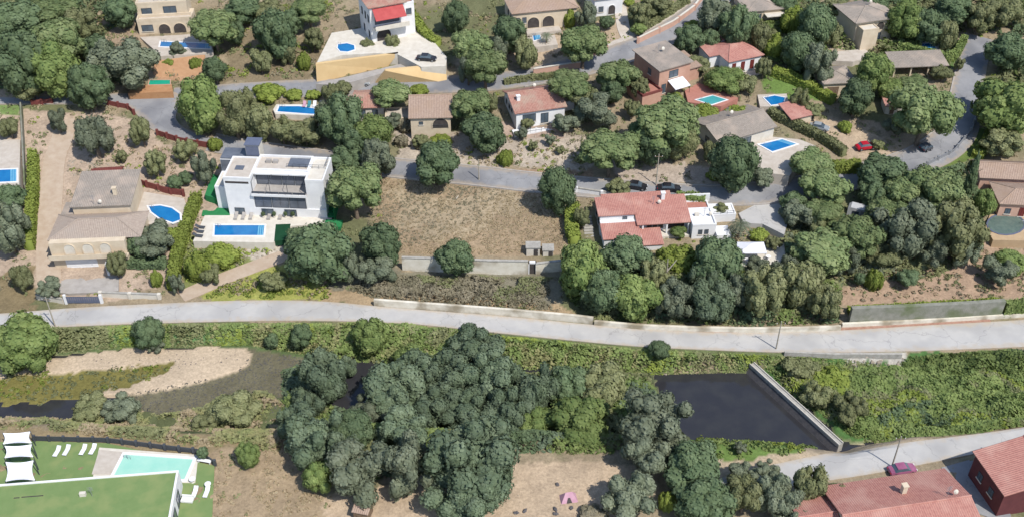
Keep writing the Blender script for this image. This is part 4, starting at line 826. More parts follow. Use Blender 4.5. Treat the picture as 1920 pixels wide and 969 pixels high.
# ---- white house with the pink gabled roof in the centre
H7 = House('white_gabled_house', 'white house with a pale pink tiled roof above the scrubby centre slope', (968, 241), (1058, 228))
H7.walls(0, H7.W, 0, 9.5, 3.9); H7.gable(0, H7.W, 0, 9.5, 3.9, 1.5, M['tile_pink'], rid=.6); H7.win('f', 0, 1.4, 1.2, 2.9, 1.8, bars=4, frame='frame'); H7.win('f', 0, 5.4, .4, 1.7, 2.4, bars=1)
H7.win('l', 0, 3, 2.0, .9, .9); H7.win('l', 0, 4.6, 1.8, 1.4, 1.1); H7.win('l', 0, 7.2, 1.8, .9, 1.1); H7.walls(H7.W, H7.W + 3, 2.5, 8, 2.8); H7.flat(H7.W, H7.W + 3, 2.5, 8, 2.8, M['pave'], .4); H7.box('terrace', -1, H7.W + 3, -2.2, -.02, -3, -.2, M['white']); H7.rail(0, H7.W + 3, -2.1, -2.1, -.2, 'frame', .9); H7.chimney(1, 3, 4.4, 5.8)

# ---- top edge houses
H8 = House('arcaded_house', 'beige house with an arcaded porch at the top centre', (962, 62), (1080, 50), wall='cream'); H8.walls(0, H8.W, 0, 9, 5.0); H8.hip(0, H8.W, 0, 9, 5.0, 1.8, M['tile_beige'])
for u in (3.4, 7.0): H8.arch('f', 0, u, .8, 2.8, 2.6, 'dark', sur='cream')
for u in (.6, 2.2): H8.win('f', 0, u, 2.2, 1, 1.4)
for u in (1.5, 4.5): H8.win('l', 0, u, 2.2, 1, 1.4)
H8.box('porch', 2.8, 11, -2.4, -.02, -3, .6, M['pave'])
H9 = House('white_top_house', 'white house corner at the top edge left of the sloping road', (1114, 32), (1166, 26)); H9.walls(0, H9.W, 0, 8, 4.6); H9.gable(0, H9.W, 0, 8, 4.6, 1.4, M['tile_beige']); H9.win('f', 0, 1, 1, 1.2, 1.4); H9.arch('f', 0, 3.4, .2, 1.7, 2.3)
zz = slab('patio', [(980, 72), (1040, 66), (1046, 84), (990, 90)], M['pave'], add=.3)
pool([(999, 67), (1012, 65), (1014, 74), (1001, 77)], zz, M['pool'], 'tiny round blue pool below the arcaded house', .15)
H10 = House('orange_house', 'terracotta orange house with a flat grey roof', (1233, 180), (1290, 163), wall='orange')
H10.walls(0, H10.W, 0, 9.5, 6.2); H10.shed(0, H10.W, 0, 9.5, 6.2, .4, M['tile_grey'], ov=.5); H10.win('f', 0, 2.6, 3.6, 2.4, 1.7); H10.win('f', 0, .8, .3, 1.2, 2.2); H10.win('l', 0, 3, 3.6, 1.2, 1.4)
H10.walls(H10.W, H10.W + 3.5, 1, 7, 3.8); H10.shed(H10.W + .1, H10.W + 3.5, 1, 7, 3.8, .6, M['tile_beige'])
mb = MB(); mb.add([(2.4, -3.0, 2.3), (6.4, -3.0, 2.3), (6.4, -.02, 3.1), (2.4, -.02, 3.1), (2.4, -3.0, 2.2), (6.4, -3.0, 2.2), (6.4, -.02, 3.0), (2.4, -.02, 3.0)], [(0, 1, 2, 3), (4, 7, 6, 5), (0, 4, 5, 1), (1, 5, 6, 2), (3, 7, 4, 0), (2, 6, 7, 3)]); mb.build('awning', M['whitecloth'], H10.o)
mb = MB(); [mb.bar((x, -2.9, -.5), (x, -2.9, 2.25), .05, 5) for x in (2.5, 6.3)]; mb.build('awning_post', M['frame'], H10.o)
H10.walls(-5.2, -.02, -1.5, 4.5, 1.9, m=M['orange']); H10.flat(-5.2, -.03, -1.5, 4.5, 1.9, M['redpave'], .5, pm=M['red'])
rz_ = slab('terrace', [(1284, 170), (1310, 156), (1384, 184), (1352, 200), (1290, 192)], M['redpave'], depth=3)
pool([(1306, 188), (1336, 180), (1362, 188), (1334, 197)], rz_, M['poolteal'], 'turquoise pool on the red tiled terrace of the orange house', .25)
H11 = House('shuttered_house', 'white house with pink roof planes and three red shutters', (1364, 142), (1424, 129)); H11.walls(0, H11.W, 0, 8.5, 3.6); H11.hip(0, H11.W, 0, 8.5, 3.6, 1.5, M['tile_red'], inset=3)
for u in (.9, 3.2, 5.6): H11.win('f', 0, u, .5, 1.0, 2.2, 'shutter', 'shutter')
H11.win('l', 0, 6.4, 1, 1.4, 1.4); H11.box('terrace', -.4, H11.W + .8, -2.2, -.02, -3, .1, M['pave']); H11.walls(-2.6, 0, 4, 8.5, 3.4); H11.shed(-2.6, -.05, 4, 8.5, 3.4, .6, M['tile_red']); H11.walls(.8, 5, 8.5, 11.5, 4.2); H11.shed(.8, 5, 8.6, 11.5, 4.2, .7, M['tile_red'])
H12 = House('grey_roofed_house', 'house with a plain grey roof at the top edge among dark trees', (1400, 46), (1462, 40), wall='cream'); H12.walls(0, H12.W, 0, 9, 3.4); H12.hip(0, H12.W, 0, 9, 3.4, 1.0, M['tile_grey']); H12.win('f', 0, 2, .8, 1.4, 1.6); H12.box('porch', 4, H12.W + 2, -2, -.02, 2.2, 2.4, M['white2'])
H13 = House('cream_arch_house', 'cream house with a grey hipped roof and a round arched loggia at the top right', (1598, 84), (1668, 74), wall='cream'); H13.walls(0, H13.W, 0, 9, 5.8); H13.hip(0, H13.W, 0, 9, 5.8, 1.3, M['tile_grey'], ov=.8); H13.arch('f', 0, 5.4, 3.0, 1.9, 1.9); H13.walls(.4, 4.4, -2.6, -.02, 4.6); H13.flat(.4, 4.4, -2.6, -.02, 4.6, M['white2'], .2); H13.win('f', 0, 6, .4, 1, 1.8)
slab('patio', [(1560, 98), (1620, 92), (1640, 104), (1600, 116), (1556, 114)], M['pave'], add=.3, depth=3)
H14 = House('garage', 'cream garage with a low grey roof below the cream arched house', (1542, 180), (1582, 178), wall='cream', cat='garage'); H14.walls(0, H14.W + 2, 0, 7, 3.2); H14.hip(0, H14.W + 2, 0, 7, 3.2, .9, M['tile_grey']); H14.door('f', 0, .8, 0, 2.6, 2.1)
H15 = House('carport', 'long open carport with a speckled grey tiled roof', (1672, 146), (1770, 142), wall='cream', cat='carport'); 
H15.shed(0, H15.W, 0, 5, 2.6, .8, M['tile_grey'], wm=M['cream']); 
for u in (.2, 4, 8, H15.W - .4): H15.box('post', u, u + .3, .1, .4, -2, 2.55)
H15.box('wall', 0, H15.W, 4.8, 5, -1, 2.59)
wz = slab('pool_deck', [(1722, 77), (1770, 79), (1768, 98), (1730, 98)], M['white2'], add=.3)
pool([(1727, 82), (1752, 82), (1755, 95), (1732, 96)], wz, M['poolteal'] if 0 else M['pool'], 'small square blue pool behind a hedge at the top right', .2)
# ---- right hand middle
H16 = House('whitewashed_house', 'white house with a broad grey-pink tiled roof beside a rectangular pool', (1346, 292), (1448, 262), wall='white2'); H16.walls(0, H16.W, 0, 9.5, 3.4); H16.gable(0, H16.W, 0, 9.5, 3.4, 1.3, M['tile_grey']); H16.win('f', 0, 5.5, .6, 2.6, 1.9, bars=2); H16.win('f', 0, 2, 1, 1.3, 1.4); H16.win('l', 0, 3.5, 1, 1.3, 1.3)
nz = slab('pool_deck', [(1398, 278), (1440, 256), (1500, 262), (1530, 274), (1500, 306), (1480, 330), (1424, 322), (1400, 300)], M['pave'], depth=3)
pool([(1424, 272), (1466, 262), (1493, 271), (1448, 285)], nz, M['pool'], 'bright blue rectangular pool beside the white house with the grey-pink roof')
ez = slab('terrace', [(1420, 178), (1475, 176), (1480, 200), (1425, 200)], M['pave'], add=.3)
pool([(1432, 184), (1452, 180), (1472, 184), (1468, 195), (1446, 198)], ez, M['pool'], 'small blue free-form pool above the little red roofed lodge', .25)
H17 = House('garden_lodge', 'little lodge with one red roof left of the car park', (1482, 240), (1520, 231), wall='cream'); H17.walls(0, H17.W, 0, 4.5, 2.2); H17.shed(0, H17.W, 0, 4.5, 2.2, .9, M['tile_red']); H17.door('f', 0, 1.2, 0, 1.1, 1.9)
H18 = House('tool_shed', 'small red roofed shed hidden among the pines right of the garage', (1658, 214), (1690, 214), wall='white2', cat='shed'); H18.walls(0, H18.W, 0, 3.4, 2.1); H18.shed(0, H18.W, 0, 3.4, 2.1, .7, M['tile_red']); H18.door('f', 0, 1, 0, .9, 1.8)

# ---- white house with red roofs beside the field
H19 = House('red_roofed_house', 'white house with three red roof planes and a deep porch right of the dry field', (1130, 466), (1296, 456))
Wd = H19.W
H19.walls(0, Wd, 3.6, 9.4, 3.3); H19.walls(.2, 7.4, 0, 3.59, 2.2)
H19.shed(.2, 7, .0, 3.4, 2.2, .8, M['tile_red'], ov=.3); H19.shed(7.7, 11.2, -1.4, 2.3, 1.3, .8, M['tile_red'], ov=.25); H19.walls(7.6, 11.2, -1.4, 2.2, 1.28)
H19.walls(0, 6.6, 4.4, 9.4, 4.5); H19.shed(0, 6.6, 4.5, 9.0, 4.5, .6, M['tile_red']); H19.shed(7.1, Wd, 2.4, 9.0, 3.3, 1.6, M['tile_red'], ov=.25)
H19.shed(1.2, Wd - 2.4, 9.6, 10.9, 4.5, .2, M['tile_red'], ov=.1); H19.walls(1.2, Wd - 2.4, 9.42, 10.9, 4.48)
H19.win('f', 4.4, 4.4, 3.1, .9, .9, sill=True); H19.win('f', 3.6, 9.0, 1.2, 3.4, 1.7, 'white', 'dark', bars=2, sill=False); H19.win('f', 3.6, 13.2, 1.2, 3.2, 1.7, 'shutter', 'dark', sill=False)
for u in (7.9, 12.6, Wd - .4): H19.box('column', u, u + .3, 2.3, 2.6, .2, 3.25, M['white'])
H19.box('porch', 7.4, Wd, 1.4, 3.58, -2, .9, M['white2'])
H19.win('l', 0, 5, 2, 1.0, 1.2); H19.win('l', 0, 7.4, 2, 1.0, 1.2); H19.chimney(12.6, 8.0, 4.6, 6.3)
mb = MB()
for k in range(12): mb.box(-2.9, -1.0, 1 + k * .62, 1.5 + k * .62, -1.5, -.4 + k * .2)
mb.build('garden_steps', M['concrete'], H19.o)
H20 = House('annexe', 'white annexe with stepped flat roofs right of the red roofed house', (1296, 448), (1340, 446), cat='annexe'); H20.walls(0, H20.W, 0, 5.5, 3.0); H20.flat(0, H20.W, 0, 5.5, 3.0, M['white'], .35); H20.win('f', 0, 1.2, 1, .8, 1.1); H20.win('f', 0, 2.4, 1, .8, 1.1); H20.walls(-.5, 4.6, 5.52, 8.6, 2.6); H20.flat(-.5, 4.6, 5.52, 8.6, 2.6, M['redpave'], .3); H20.box('wall', -.6, 5.4, 9.6, 9.9, -1, 3.6, M['white']); H20.rail(5.0, 9.0, 4.1, 4.1, 2.4, 'frame', .8); H20.walls(H20.W + .03, 9.4, 4, 7.6, 2.4); H20.flat(H20.W + .03, 9.4, 4, 7.6, 2.4, M['white'], .2); H20.walls(H20.W + .02, H20.W + 2.8, -1.2, 1.8, 1.5)
slab('courtyard', [(1385, 400), (1440, 372), (1490, 372), (1470, 440), (1430, 420), (1395, 418)], M['asphalt_pale'], add=.2, dz=-.4)
tzz = slab('terrace', [(1384, 452), (1470, 456), (1476, 500), (1384, 500)], M['white2'], add=.3, depth=3, dz=-.4)
gzb = empty('gazebo', at(1406, 482, tzz), 0, 'white canopy gazebo on the pale terrace below the courtyard', 'gazebo')
mb = MB(); mb.add([(-2.6, -1.7, 2.3), (2.6, -1.7, 2.3), (2.6, 1.7, 2.3), (-2.6, 1.7, 2.3), (0, 0, 3.3), (-2.6, -1.7, 2.1), (2.6, -1.7, 2.1), (2.6, 1.7, 2.1), (-2.6, 1.7, 2.1)], [(0, 1, 4), (1, 2, 4), (2, 3, 4), (3, 0, 4), (0, 5, 6, 1), (1, 6, 7, 2), (2, 7, 8, 3), (3, 8, 5, 0)]); mb.build('canopy', M['whitecloth'], gzb)
for x, y in ((-2.4, -1.5), (2.4, -1.5), (2.4, 1.5), (-2.4, 1.5)): mb = MB(); mb.bar((x, y, 0), (x, y, 2.2), .06, 6); mb.build('post', M['white'], gzb)
# ---- right edge
H21 = House('pink_walled_house', 'pink walled house with grey roofs cut by the right edge', (1868, 408), (1950, 412), wall='pinkwall'); H21.walls(0, H21.W, 0, 7, 3.6); H21.hip(0, H21.W, 0, 7, 3.6, 1.2, M['tile_beige']); H21.walls(-2, H21.W, 8, 14, 4.4); H21.gable(-2, H21.W, 8, 14, 4.4, 1.4, M['tile_beige']); H21.win('f', 0, 3.9, .6, 1.1, 2.0, 'shutter', 'shutter'); H21.win('f', 0, 1.2, 1.0, 1.1, 1.3); H21.box('plinth', -.3, H21.W, -.6, -.02, -2, .1, M['redpave'])
pz2 = slab('patio', [(1856, 402), (1950, 404), (1950, 452), (1862, 450), (1848, 425)], mat('sand_patio', S(214, 186, 150), S(198, 170, 136), .7, .9), add=.25)
pool([(1886 + 34 * math.cos(t), 421 + 19 * math.sin(t)) for t in [k * math.pi / 8 for k in range(16)]], pz2, mat('covered_pool', S(96, 116, 110), S(120, 138, 128), 1.2, .3), 'round pool with a murky grey-green surface at the right edge', .3, 'greyblue')
vn = House('caravan', 'white caravan parked under the pines in the right middle', (1586, 408), (1622, 416), wall='carwhite', cat='caravan')
mb = MB(); P_ = [(0, .5), (.3, .4), (4.4, .4), (4.9, .9), (4.9, 2.1), (4.5, 2.5), (.5, 2.55), (0, 2.1)]; mb.add([(a, 0, c) for a, c in P_] + [(a, 2.1, c) for a, c in P_], [tuple(range(8)), tuple(range(8, 16))[::-1]] + [(i, 8 + i, 8 + (i + 1) % 8, (i + 1) % 8) for i in range(8)]); mb.build('body', M['carwhite'], vn.o)
vn.win('f', 0, 1, 1.3, 1.2, .6, sill=False); vn.win('f', 0, 3.4, 1.3, .8, .6, sill=False); vn.door('f', 0, 2.5, .5, .7, 1.7, 'pave2')
for x in (1.9, 2.7): mb = MB(); mb.bar((x, -.02, .3), (x, .25, .3), .32, 12); mb.build('wheel', M['tyre'], vn.o)

# ---- left edge pool terrace
lz = slab('pool_deck', [(-60, 262), (38, 262), (36, 350), (-60, 350)], M['pave'], depth=3)
pool([(-60, 322), (31, 318), (31, 341), (-60, 345)], lz, M['pool'], 'blue pool cut by the left edge beside the tall hedge')
wallrun('boundary_wall', [(42, 205), (46, 280), (50, 360)], .3, 1.8, M['stonewall'], 'dark stone wall between the left edge pool and the tall hedge')

# ---- walls along field and lower road
wallrun('field_wall', [(755, 506), (820, 508), (920, 512), (990, 513)], .4, 3.0, M['retain'], 'high white retaining wall at the foot of the dry field', cap=M['concrete'])
wallrun('field_wall', [(1004, 513), (1064, 506)], .4, 2.4, M['retain'], 'short white wall right of the dark doorway at the foot of the field', cap=M['concrete'])
mb = MB(); c = G(998, 512); o = empty('doorway', c, 0, 'dark doorway with a white frame in the wall below the dry field', 'doorway'); mb.box(-.55, .55, 0, .4, -1, 2.3); mb.build('door', M['dark'], o); mb = MB(); mb.box(-.75, -.55, -.1, .5, -1, 2.6); mb.box(.55, .75, -.1, .5, -1, 2.6); mb.box(-.75, .75, -.1, .5, 2.302, 2.6); mb.build('door_frame', M['white'], o)
for (a, b_, w_, h_, lab, ca) in ((987, 480, 2.6, 1.9, 'pale block hut with an open door on the lower edge of the field', 'hut'), (1018, 480, 2.0, 1.3, 'small white utility box right of the block hut', 'box')):
    h = House('hut' if ca == 'hut' else 'utility_box', lab, (a, b_), (a + w_ * 9.6, b_), wall='white2', cat=ca); h.walls(0, h.W, 0, 1.8, h_); h.box('roof', -.15, h.W + .15, -.15, 1.95, h_ + .003, h_ + .16, M['concrete']); h.door('f', 0, h.W * .55, 0, .8, h_ * .85, 'dark')
wallrun('roadside_wall', [(702, 572), (840, 582), (960, 591), (1080, 602), (1112, 606)], .5, 1.5, M['retain'], 'low white roadside wall below the brown scrub slope')
wallrun('roadside_wall', [(1114, 608), (1200, 616), (1300, 620), (1400, 622), (1500, 621), (1575, 618)], .5, 1.0, M['retain'], 'low white roadside wall below the dense roadside trees')
wallrun('roadside_wall', [(1578, 612), (1700, 606), (1800, 600), (1930, 592), (2000, 586)], .5, .8, M['retain'], 'low white roadside wall below the long grey-green wall at the right')
wallrun('retaining_wall', [(1590, 606), (1700, 602), (1800, 597), (1874, 592)], .8, 3.8, M['stonewall'], 'long grey-green retaining wall above the lower road at the right')
wallrun('retaining_wall', [(1000, 141), (1060, 132), (1088, 128)], .3, 1.5, M['pinkwall'], 'pale pink retaining wall above the road below the round pine', cap=M['white2'])
wallrun('roadside_wall', [(1196, 82), (1262, 50), (1300, 22), (1322, -6)], .3, 1.4, M['pinkwall'], 'pale pink wall along the sloping road at the top', cap=M['white2'], posts=6)
wallrun('roadside_wall', [(1080, 360), (1120, 366), (1180, 372), (1226, 377)], .25, 1.0, M['white'], 'white wall between the upper road and the red roofed house', cap=M['concrete'], posts=5)
wallrun('fence', [(1080, 118), (1112, 106), (1140, 92)], .2, .9, M['pinkwall'], 'low pinkish fence left of the sloping road', 'fence')
wallrun('fence', [(1384, 190), (1352, 204), (1334, 206), (1292, 196)], .12, 1.1, M['wood'], 'brown board fence around the red tiled terrace', 'fence', posts=2, slats=4)
wallrun('fence', [(1716, 322), (1788, 286), (1822, 246), (1830, 215)], .1, .9, M['steel'], 'thin grey guard rail outside the bend of the right hand road', 'fence', posts=3, slats=2)
wallrun('parapet', [(1470, 664), (1560, 668), (1630, 668), (1690, 668)], .4, .7, M['concrete'], 'broken pale parapet above the river bank at the right')
# ---- weir across the river
wa, wb = at(1411, 690, -1.3), at(1563, 828, -1.3); wo = empty('weir', (wa[0], wa[1], -1.3), math.atan2(wb[1] - wa[1], wb[0] - wa[0]), 'narrow pale concrete weir walkway crossing the dark pond', 'weir'); Lw = math.hypot(wb[0] - wa[0], wb[1] - wa[1])
mb = MB(); mb.box(-1, Lw + 1, .15, 1.15, -4, 0); mb.build('walkway', M['concrete'], wo)
for y_ in (.15, 1.03): mb = MB(); mb.box(-1, Lw + 1, y_, y_ + .12, .003, .25); mb.build('kerb', M['white2'], wo)
mb = MB(); mb.add([(-1, .14, -.5), (Lw + 1, .14, -.5), (Lw + 1, -1.3, -3.4), (-1, -1.3, -3.4), (-1, .14, -4), (Lw + 1, .14, -4), (Lw + 1, -1.3, -4), (-1, -1.3, -4)], [(0, 1, 2, 3)[::-1], (4, 5, 6, 7), (2, 3, 7, 6), (0, 3, 7, 4), (1, 2, 6, 5)]); mb.build('sloping_face', M['concrete_dark'], wo)
for k in range(int(Lw / 3)): mb = MB(); mb.box(k * 3, k * 3 + .3, 1.16, 1.75, -4, -.2); mb.build('buttress', M['concrete_dark'], wo)

# ---- bottom left garden and green roofed building
gzl = slab('lawn', [(-80, 830), (70, 826), (200, 830), (402, 872), (398, 965), (390, 1060), (-80, 1060)], M['lawn'], depth=2.5, add=.1)
slab('pool_terrace', [(186, 838), (372, 852), (366, 904), (172, 904)], M['white2'], z=gzl + .1, depth=.5)
pool([(234, 852), (362, 861), (346, 898), (210, 898)], gzl + .12, M['poolpale'], 'large turquoise pool beside the green flat roof', .5)
slab('terrace', [(186, 842), (232, 847), (212, 888), (172, 888)], M['pave'], z=gzl + .16, depth=.3)
GR = House('green_roofed_building', 'building with a big flat green turf roof and white parapet at the bottom left', (-72, 1053), (311, 1021), zp=3.4, z=gzl)
GR.walls(0, GR.W, 0, 13.6, 3.4); GR.flat(0, GR.W, 0, 13.6, 3.4, M['lawn'], .22, .3, M['white'])
mb = MB(); mb.bar((3, 7, 3.42), (3, 7, 3.62), .35, 12); mb.build('roof_vent', M['steel'], GR.o); mb = MB(); mb.box(5.5, 8.6, 10.8, 10.95, 3.45, 3.5); mb.box(4.4, 5.2, 10.75, 10.9, 3.45, 3.5); mb.build('drain', M['dark'], GR.o)
GR.win('r', GR.W, 5, .2, 2.6, 2.3, bars=1, sill=False); GR.win('r', GR.W, 9, .2, 2.0, 2.3, sill=False)
wallrun('fence', [(66, 826), (200, 829), (372, 850), (404, 872)], .08, 1.1, M['dgreen'] if 0 else M['frame'], 'thin dark fence behind the turquoise pool', 'fence', posts=2.2, slats=3)
for k, (x0, y0, x1, y1, lab) in enumerate(((5, 808, 60, 832, 'rearmost of three white shade sails at the left edge'), (8, 832, 63, 858, 'middle one of three white shade sails at the left edge'), (10, 862, 66, 902, 'largest and nearest of three white shade sails at the left edge'))):
    zt = gzl + 2.9; P4 = [at(x0, y1, zt), at(x1, y1 - 2, zt), at(x1 - 3, y0, zt + .4), at(x0, y0 + 3, zt + .4)]; c = np.mean(P4, 0); o = empty('shade_sail', (c[0], c[1], gzl), 0, lab, 'shade sail')
    n = 8; V_ = []; F_ = []
    for i in range(n + 1):
        for j in range(n + 1):
            u, v = i / n, j / n; u2 = u + (u - .5) * -.16 * math.sin(math.pi * v); v2 = v + (v - .5) * -.16 * math.sin(math.pi * u)
            p = P4[0] * (1 - u2) * (1 - v2) + P4[1] * u2 * (1 - v2) + P4[2] * u2 * v2 + P4[3] * (1 - u2) * v2 - np.array([c[0], c[1], gzl]); V_.append((p[0], p[1], p[2] - .45 * math.sin(math.pi * u) * math.sin(math.pi * v)))
    F_ = [(i * (n + 1) + j, (i + 1) * (n + 1) + j, (i + 1) * (n + 1) + j + 1, i * (n + 1) + j + 1) for i in range(n) for j in range(n)]; nv = len(V_); V_ += [(a, b_, c_ - .04) for a, b_, c_ in V_]; F_ += [tuple(q + nv for q in f[::-1]) for f in F_]
    mb = MB(); mb.add(V_, F_); mb.build('cloth', M['whitecloth'], o)
    for p in P4: mb = MB(); q = p - np.array([c[0], c[1], gzl]); mb.bar((q[0], q[1], -.5), tuple(q + [0, 0, .05]), .07, 6); mb.build('post', M['frame'], o)

# ---- bottom right roofs
RB = House('long_red_roofed_house', 'long house with a big red tiled gable roof at the bottom right', (1605, 1084), (1838, 1047), z=.6, wall='cream'); RB.walls(0, RB.W, 0, 13, 4.2); RB.gable(0, RB.W, 0, 13, 4.2, 1.8, M['tile_red']); RB.chimney(10, 9, 5, 6.8)
RB.walls(-5.6, -.02, 4, 12.5, 3.4); RB.gable(-5.6, -.5, 4, 12.5, 3.4, 1.2, M['tile_red'])
RC = House('maroon_roofed_house', 'house with a red roof and shaded dark side at the bottom right corner', (1868, 965), (2040, 935), z=.6, wall='maroonwall'); RC.walls(0, RC.W, 0, 8, 5.0, m=M['maroonwall']); RC.gable(0, RC.W, 0, 8, 5.0, 1.6, M['tile_red'], axis='y'); RC.win('l', 0, 2, 1.5, 1.2, 1.4); RC.win('l', 0, 5, 1.5, 1.2, 1.4)
slab('courtyard', [(1765, 876), (1850, 852), (1880, 905), (1900, 985), (1830, 960)], M['asphalt'], add=.1)  # dark asphalt stands in for the shadow between the two houses
sh = House('lean_to_shed', 'small pale timber shed under the trees at the bottom centre', (664, 975), (690, 980), cat='shed', wall='wood'); sh.walls(0, sh.W, 0, 2.4, 2.0); sh.shed(0, sh.W, 0, 2.4, 2.0, .5, M['tile_beige'], ov=.2); sh.door('f', 0, .5, 0, .8, 1.7)
bs = House('dark_roofed_shed', 'small shed with a dark blue-grey roof among the grey trees at the bottom right', (1484, 985), (1522, 980), cat='shed', wall='greyblue'); bs.walls(0, bs.W, 0, 3.4, 2.2); bs.shed(0, bs.W, 0, 3.4, 2.2, .4, mat('dark_sheet_roof', S(74, 84, 100), S(56, 66, 82), .8, .5), ov=.2); bs.door('f', 0, .6, 0, .8, 1.7)

def clutter(h, x, y, z, dish=True, ac=True):
    if ac: h.box('air_conditioner', x, x + .9, y, y + .5, z, z + .65, M['white2'])
    mb = MB(); mb.bar((x + 1.8, y, z - .2), (x + 1.8, y, z + 2.0), .04, 5); 
    for k in range(4): mb.bar((x + 1.4, y, z + 1.2 + k * .22), (x + 2.2, y, z + 1.2 + k * .22), .02, 4)
    mb.build('antenna', M['steel'], h.o)
    if dish: mb = MB(); mb.bar((x + 3, y, z), (x + 3, y, z + .5), .04, 5); mb.bar((x + 3, y - .05, z + .6), (x + 3, y - .2, z + .68), .38, 12, .12); mb.build('satellite_dish', M['white2'], h.o)
clutter(H3, 3, 4, 9.9, ac=False); clutter(H4, 4, 4, 6.5); clutter(H20, 1, 3, 3.1); clutter(T, 5, 9.4, 8.3, ac=False); clutter(H7, 3, 7, 5.2, ac=False); clutter(H10, 2, 6, 6.9, ac=False); clutter(H16, 4, 6, 4.8, ac=False); clutter(RB, 14, 7, 6.2, ac=False); clutter(GR, 14, 10, 3.48, dish=False); clutter(H13, 3, 5, 7.2, ac=False); clutter(H19, 9, 7, 4.6, ac=False)
# ------------------------------------------------------------------ vehicles
def car(px, py, rz, paint, label, L_=4.3, z=None, kind='car'):
    p = G(px, py) if z is None else at(px, py, z); zz = float(hz(p[0], p[1])) + .12 if z is None else z
    o = empty('parked_' + kind, (p[0], p[1], zz), rz, label, kind); h = L_ / 2
    st = [(-h, .35, .62, .62), (-h + .1, .28, .80, .78), (-h + .8, .22, .88, .84), (-.9, .22, .9, .88), (.6, .22, .9, .88), (h - 1.0, .22, .88, .84), (h - .25, .26, .72, .78), (h, .36, .56, .6)]
    mb = MB(); V_ = []; F_ = []
    for x, zb, zt, hw in st: V_ += [(x, -hw, zb), (x, -hw - .03, (zb + zt) / 2), (x, -hw + .06, zt), (x, 0, zt + .04), (x, hw - .06, zt), (x, hw + .03, (zb + zt) / 2), (x, hw, zb)]
    for i in range(len(st) - 1):
        for k in range(6): F_.append((7 * i + k, 7 * i + k + 1, 7 * i + 8 + k, 7 * i + 7 + k))
        F_.append((7 * i + 6, 7 * i, 7 * i + 7, 7 * i + 13))
    F_ += [tuple(range(7)), tuple(range(7 * len(st) - 7, 7 * len(st)))[::-1]]; mb.add(V_, F_); mb.build('body', M[paint], o, smooth=False)
    mb = MB(); a = [(-1.55, .88, .80), (-1.1, 1.34, .64), (.35, 1.38, .64), (1.15, .9, .78)]; V_ = []
    for x, zt, hw in a: V_ += [(x, -hw, zt), (x, hw, zt)]
    mb.add([(-1.55, -.82, .84), (-1.55, .82, .84), (1.15, -.82, .84), (1.15, .82, .84)] + V_[2:6], [(0, 1, 5, 4), (4, 5, 7, 6), (6, 7, 3, 2), (0, 4, 6, 2), (1, 3, 7, 5)]); mb.build('window', M['glass'], o)
    mb = MB(); mb.box(-1.12, .36, -.66, .66, 1.35, 1.42); mb.build('roof', M[paint], o)
    wme = MB(); wme.bar((0, -.11, 0), (0, .11, 0), .31, 14); wmesh = wme.mesh('tyre', M['tyre']); rm = MB(); rm.bar((0, -.12, 0), (0, .12, 0), .19, 10); rmesh = rm.mesh('rim', M['steel'])
    for x in (-h + .8, h - .85):
        for y in (-.84, .84): t_ = link('wheel', wmesh, o, (x, y, .31)); link('rim', rmesh, t_)
    for y in (-.55, .55):
        mb = MB(); mb.box(h - .1, h + .0, y - .16, y + .16, .52, .66); mb.build('headlight', M['white'], o); mb = MB(); mb.box(-h - .02, -h + .1, y - .16, y + .16, .55, .7); mb.build('tail_light', M['carred'], o)
    return o
car(800, 113, R(-8), 'black', 'black car on the driveway above the yellow retaining wall', 4.6, z=uz)
car(676, 160, R(5), 'carsilver', 'silver car on the road behind the small tiled house')
car(1622, 280, R(12), 'carred', 'bright red car parked on the sandy car park')
car(1193, 353, R(-14), 'black', 'black car by the road behind the red roofed house, left one of two', 4.4)
car(1254, 357, R(-4), 'black', 'black estate car by the road behind the red roofed house, right one of two', 4.8)
car(1690, 884, R(10), 'carpink', 'maroon pink car parked by the lane at the bottom right', 4.4)
car(1535, 243, R(-22), 'carsilver', 'grey silver car beside the hedge left of the red car')
car(1736, 281, R(30), 'frame', 'dark grey car parked on the right hand road bend', 2.8)

# ------------------------------------------------------------------ small things
def lounger(px, py, z, rz, m, label, group):
    p = at(px, py, z); o = empty('sun_lounger', (p[0], p[1], z), rz, label, 'sun lounger', group)
    mb = MB(); mb.box(-.34, .34, -.95, .35, .3, .38); mb.build('seat', M[m], o); mb = MB(); mb.add([(-.34, .35, .3), (.34, .35, .3), (.34, .95, .7), (-.34, .95, .7), (-.34, .35, .38), (.34, .35, .38), (.34, .95, .78), (-.34, .95, .78)], [(0, 3, 2, 1), (4, 5, 6, 7), (0, 1, 5, 4), (1, 2, 6, 5), (2, 3, 7, 6), (3, 0, 4, 7)]); mb.build('backrest', M[m], o)
    for x in (-.3, .25):
        for y in (-.85, .5): mb = MB(); mb.box(x, x + .05, y, y + .05, 0, .3); mb.build('leg', M['steel'], o)
gl = 'white sun loungers on the bottom left lawn'
for a, b_, lab in ((108, 849, 'first white lounger from the shade sails on the green lawn'), (126, 847, 'second white lounger from the shade sails on the green lawn'), (157, 846, 'third white lounger from the shade sails on the green lawn'), (175, 845, 'white lounger nearest the turquoise pool on the green lawn')): lounger(a, b_, gzl, R(-8), 'whitecloth', lab, gl)
for a, b_, lab in ((366, 925, 'white lounger right of the small round table near the fence'), (388, 925, 'white lounger farthest right along the fence of the lawn')): lounger(a, b_, gzl, R(-5), 'whitecloth', lab, gl)
g2_ = 'grey sun loungers in front of the white villa'
for a, lab in ((443, 'leftmost grey lounger against the front of the white modern villa'), (457, 'second grey lounger from the left in front of the white villa'), (471, 'third grey lounger from the left in front of the white villa'), (505, 'grey lounger between two dark potted plants in front of the white villa'), (526, 'rightmost grey lounger among the pots in front of the white villa')): lounger(a, 408, dk, 0, 'pave2', lab, g2_)
